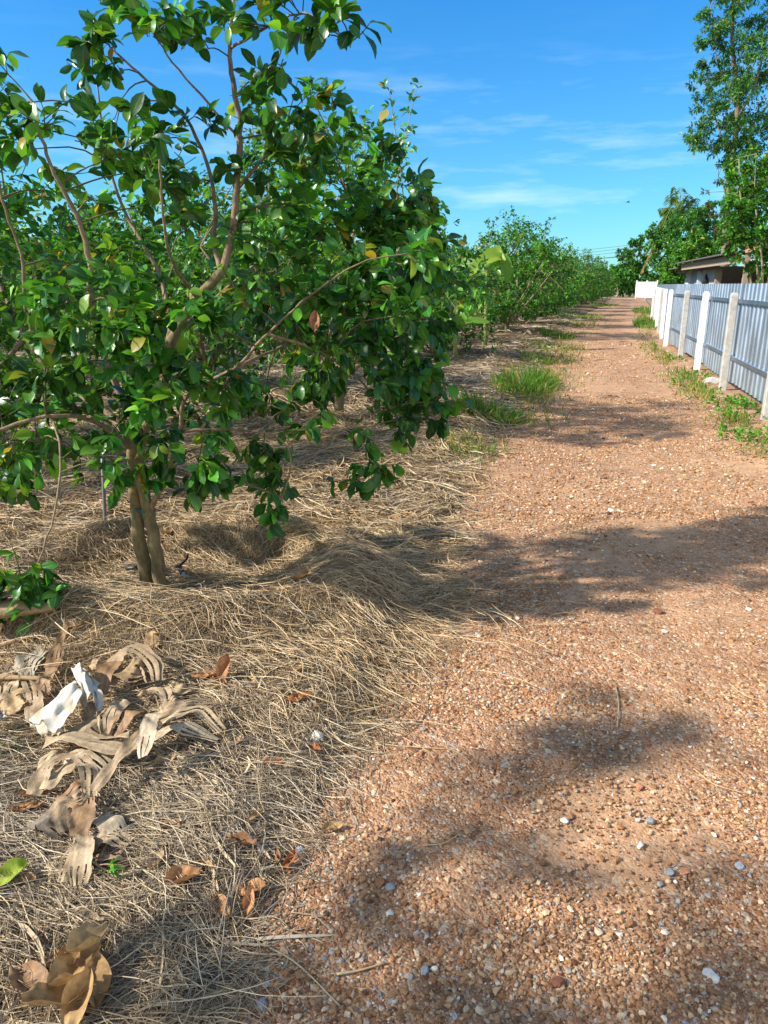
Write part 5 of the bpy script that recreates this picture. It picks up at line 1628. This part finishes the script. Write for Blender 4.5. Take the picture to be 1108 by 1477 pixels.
# ------------------------------------------------------------------ sky, sun, camera
SUN_EL = math.radians(36.0)
AZ = math.radians(13.0)                       # the light travels to +X, a little to +Y
d = Vector((math.cos(SUN_EL) * math.cos(AZ), math.cos(SUN_EL) * math.sin(AZ), -math.sin(SUN_EL)))
sl = bpy.data.lights.new('sun', 'SUN')
sl.energy = 4.9
sl.angle = math.radians(1.6)
sl.color = (1.0, 0.93, 0.82)
so = bpy.data.objects.new('sun', sl)
so.rotation_euler = d.to_track_quat('-Z', 'Y').to_euler()
so.location = (-20, -5, 20)
COL.objects.link(so)

w = bpy.data.worlds.new('World')
SC.world = w
w.use_nodes = True
nt = w.node_tree
nt.nodes.clear()
out = nt.nodes.new('ShaderNodeOutputWorld')
bg = nt.nodes.new('ShaderNodeBackground')
sky = nt.nodes.new('ShaderNodeTexSky')
sky.sky_type = 'NISHITA'
sky.sun_disc = False
sky.sun_elevation = SUN_EL
sky.sun_rotation = math.atan2(-d.x, -d.y)
sky.air_density = 1.0
sky.dust_density = 0.3
sky.ozone_density = 2.0
co = nt.nodes.new('ShaderNodeTexCoord')
# thin streaks of cirrus
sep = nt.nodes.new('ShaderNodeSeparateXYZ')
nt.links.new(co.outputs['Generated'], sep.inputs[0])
# deep azure over the orchard; unseen sky overhead and behind brightened and warmed to fill shadows
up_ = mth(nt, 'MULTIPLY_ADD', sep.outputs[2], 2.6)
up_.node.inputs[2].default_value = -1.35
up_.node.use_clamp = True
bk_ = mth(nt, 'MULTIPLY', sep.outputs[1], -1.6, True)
fill_ = mth(nt, 'MAXIMUM', up_, bk_)
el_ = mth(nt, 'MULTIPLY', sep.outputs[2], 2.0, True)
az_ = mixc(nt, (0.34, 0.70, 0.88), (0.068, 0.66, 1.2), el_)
tint = mixc(nt, az_, (2.1, 1.65, 1.3), fill_)
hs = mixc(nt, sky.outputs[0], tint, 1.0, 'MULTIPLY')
mp = nt.nodes.new('ShaderNodeMapping')
mp.inputs['Scale'].default_value = (2.6, 2.6, 17.0)
mp.inputs['Location'].default_value = (0.35, 0.1, 0.6)
mp.inputs['Rotation'].default_value = (0.0, 0.12, 0.0)
nt.links.new(co.outputs['Generated'], mp.inputs[0])
nz = tex(nt, 'ShaderNodeTexNoise', 2.0, mp.outputs[0], 8, 0.6)
r = ramp(nt, [(0.51, (0, 0, 0)), (0.76, (1, 1, 1))])
nt.links.new(nz.outputs['Fac'], r.inputs[0])
band = ramp(nt, [(0.0, (0.7, 0.7, 0.7)), (0.10, (1, 1, 1)), (0.18, (0.8, 0.8, 0.8)), (0.27, (0.06, 0.06, 0.06)), (0.40, (0, 0, 0))])
nt.links.new(sep.outputs[2], band.inputs[0])
cf = mth(nt, 'MULTIPLY', mth(nt, 'MULTIPLY', r.outputs[0], band.outputs[0]), 0.45)
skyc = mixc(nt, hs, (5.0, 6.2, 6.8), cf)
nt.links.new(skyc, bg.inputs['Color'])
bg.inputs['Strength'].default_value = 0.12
nt.links.new(bg.outputs[0], out.inputs[0])

cam = bpy.data.cameras.new('camera')
cam.sensor_fit = 'VERTICAL'
cam.sensor_height = 36.0
cam.sensor_width = 27.0
cam.lens = 26.0 * FPX / (1477 * 26 / 36)
cam.clip_start = 0.05
cam.clip_end = 3000
cob = bpy.data.objects.new('camera', cam)
cob.location = (0, 0, CAM_H)
cob.rotation_euler = (math.pi / 2 - PITCH, 0, 0)
COL.objects.link(cob)
SC.camera = cob

SC.view_settings.view_transform = 'Standard'
SC.view_settings.look = 'None'
SC.view_settings.gamma = 1.0
SC.view_settings.exposure = 0.72
SC.cycles.use_denoising = True
SC.cycles.max_bounces = 8
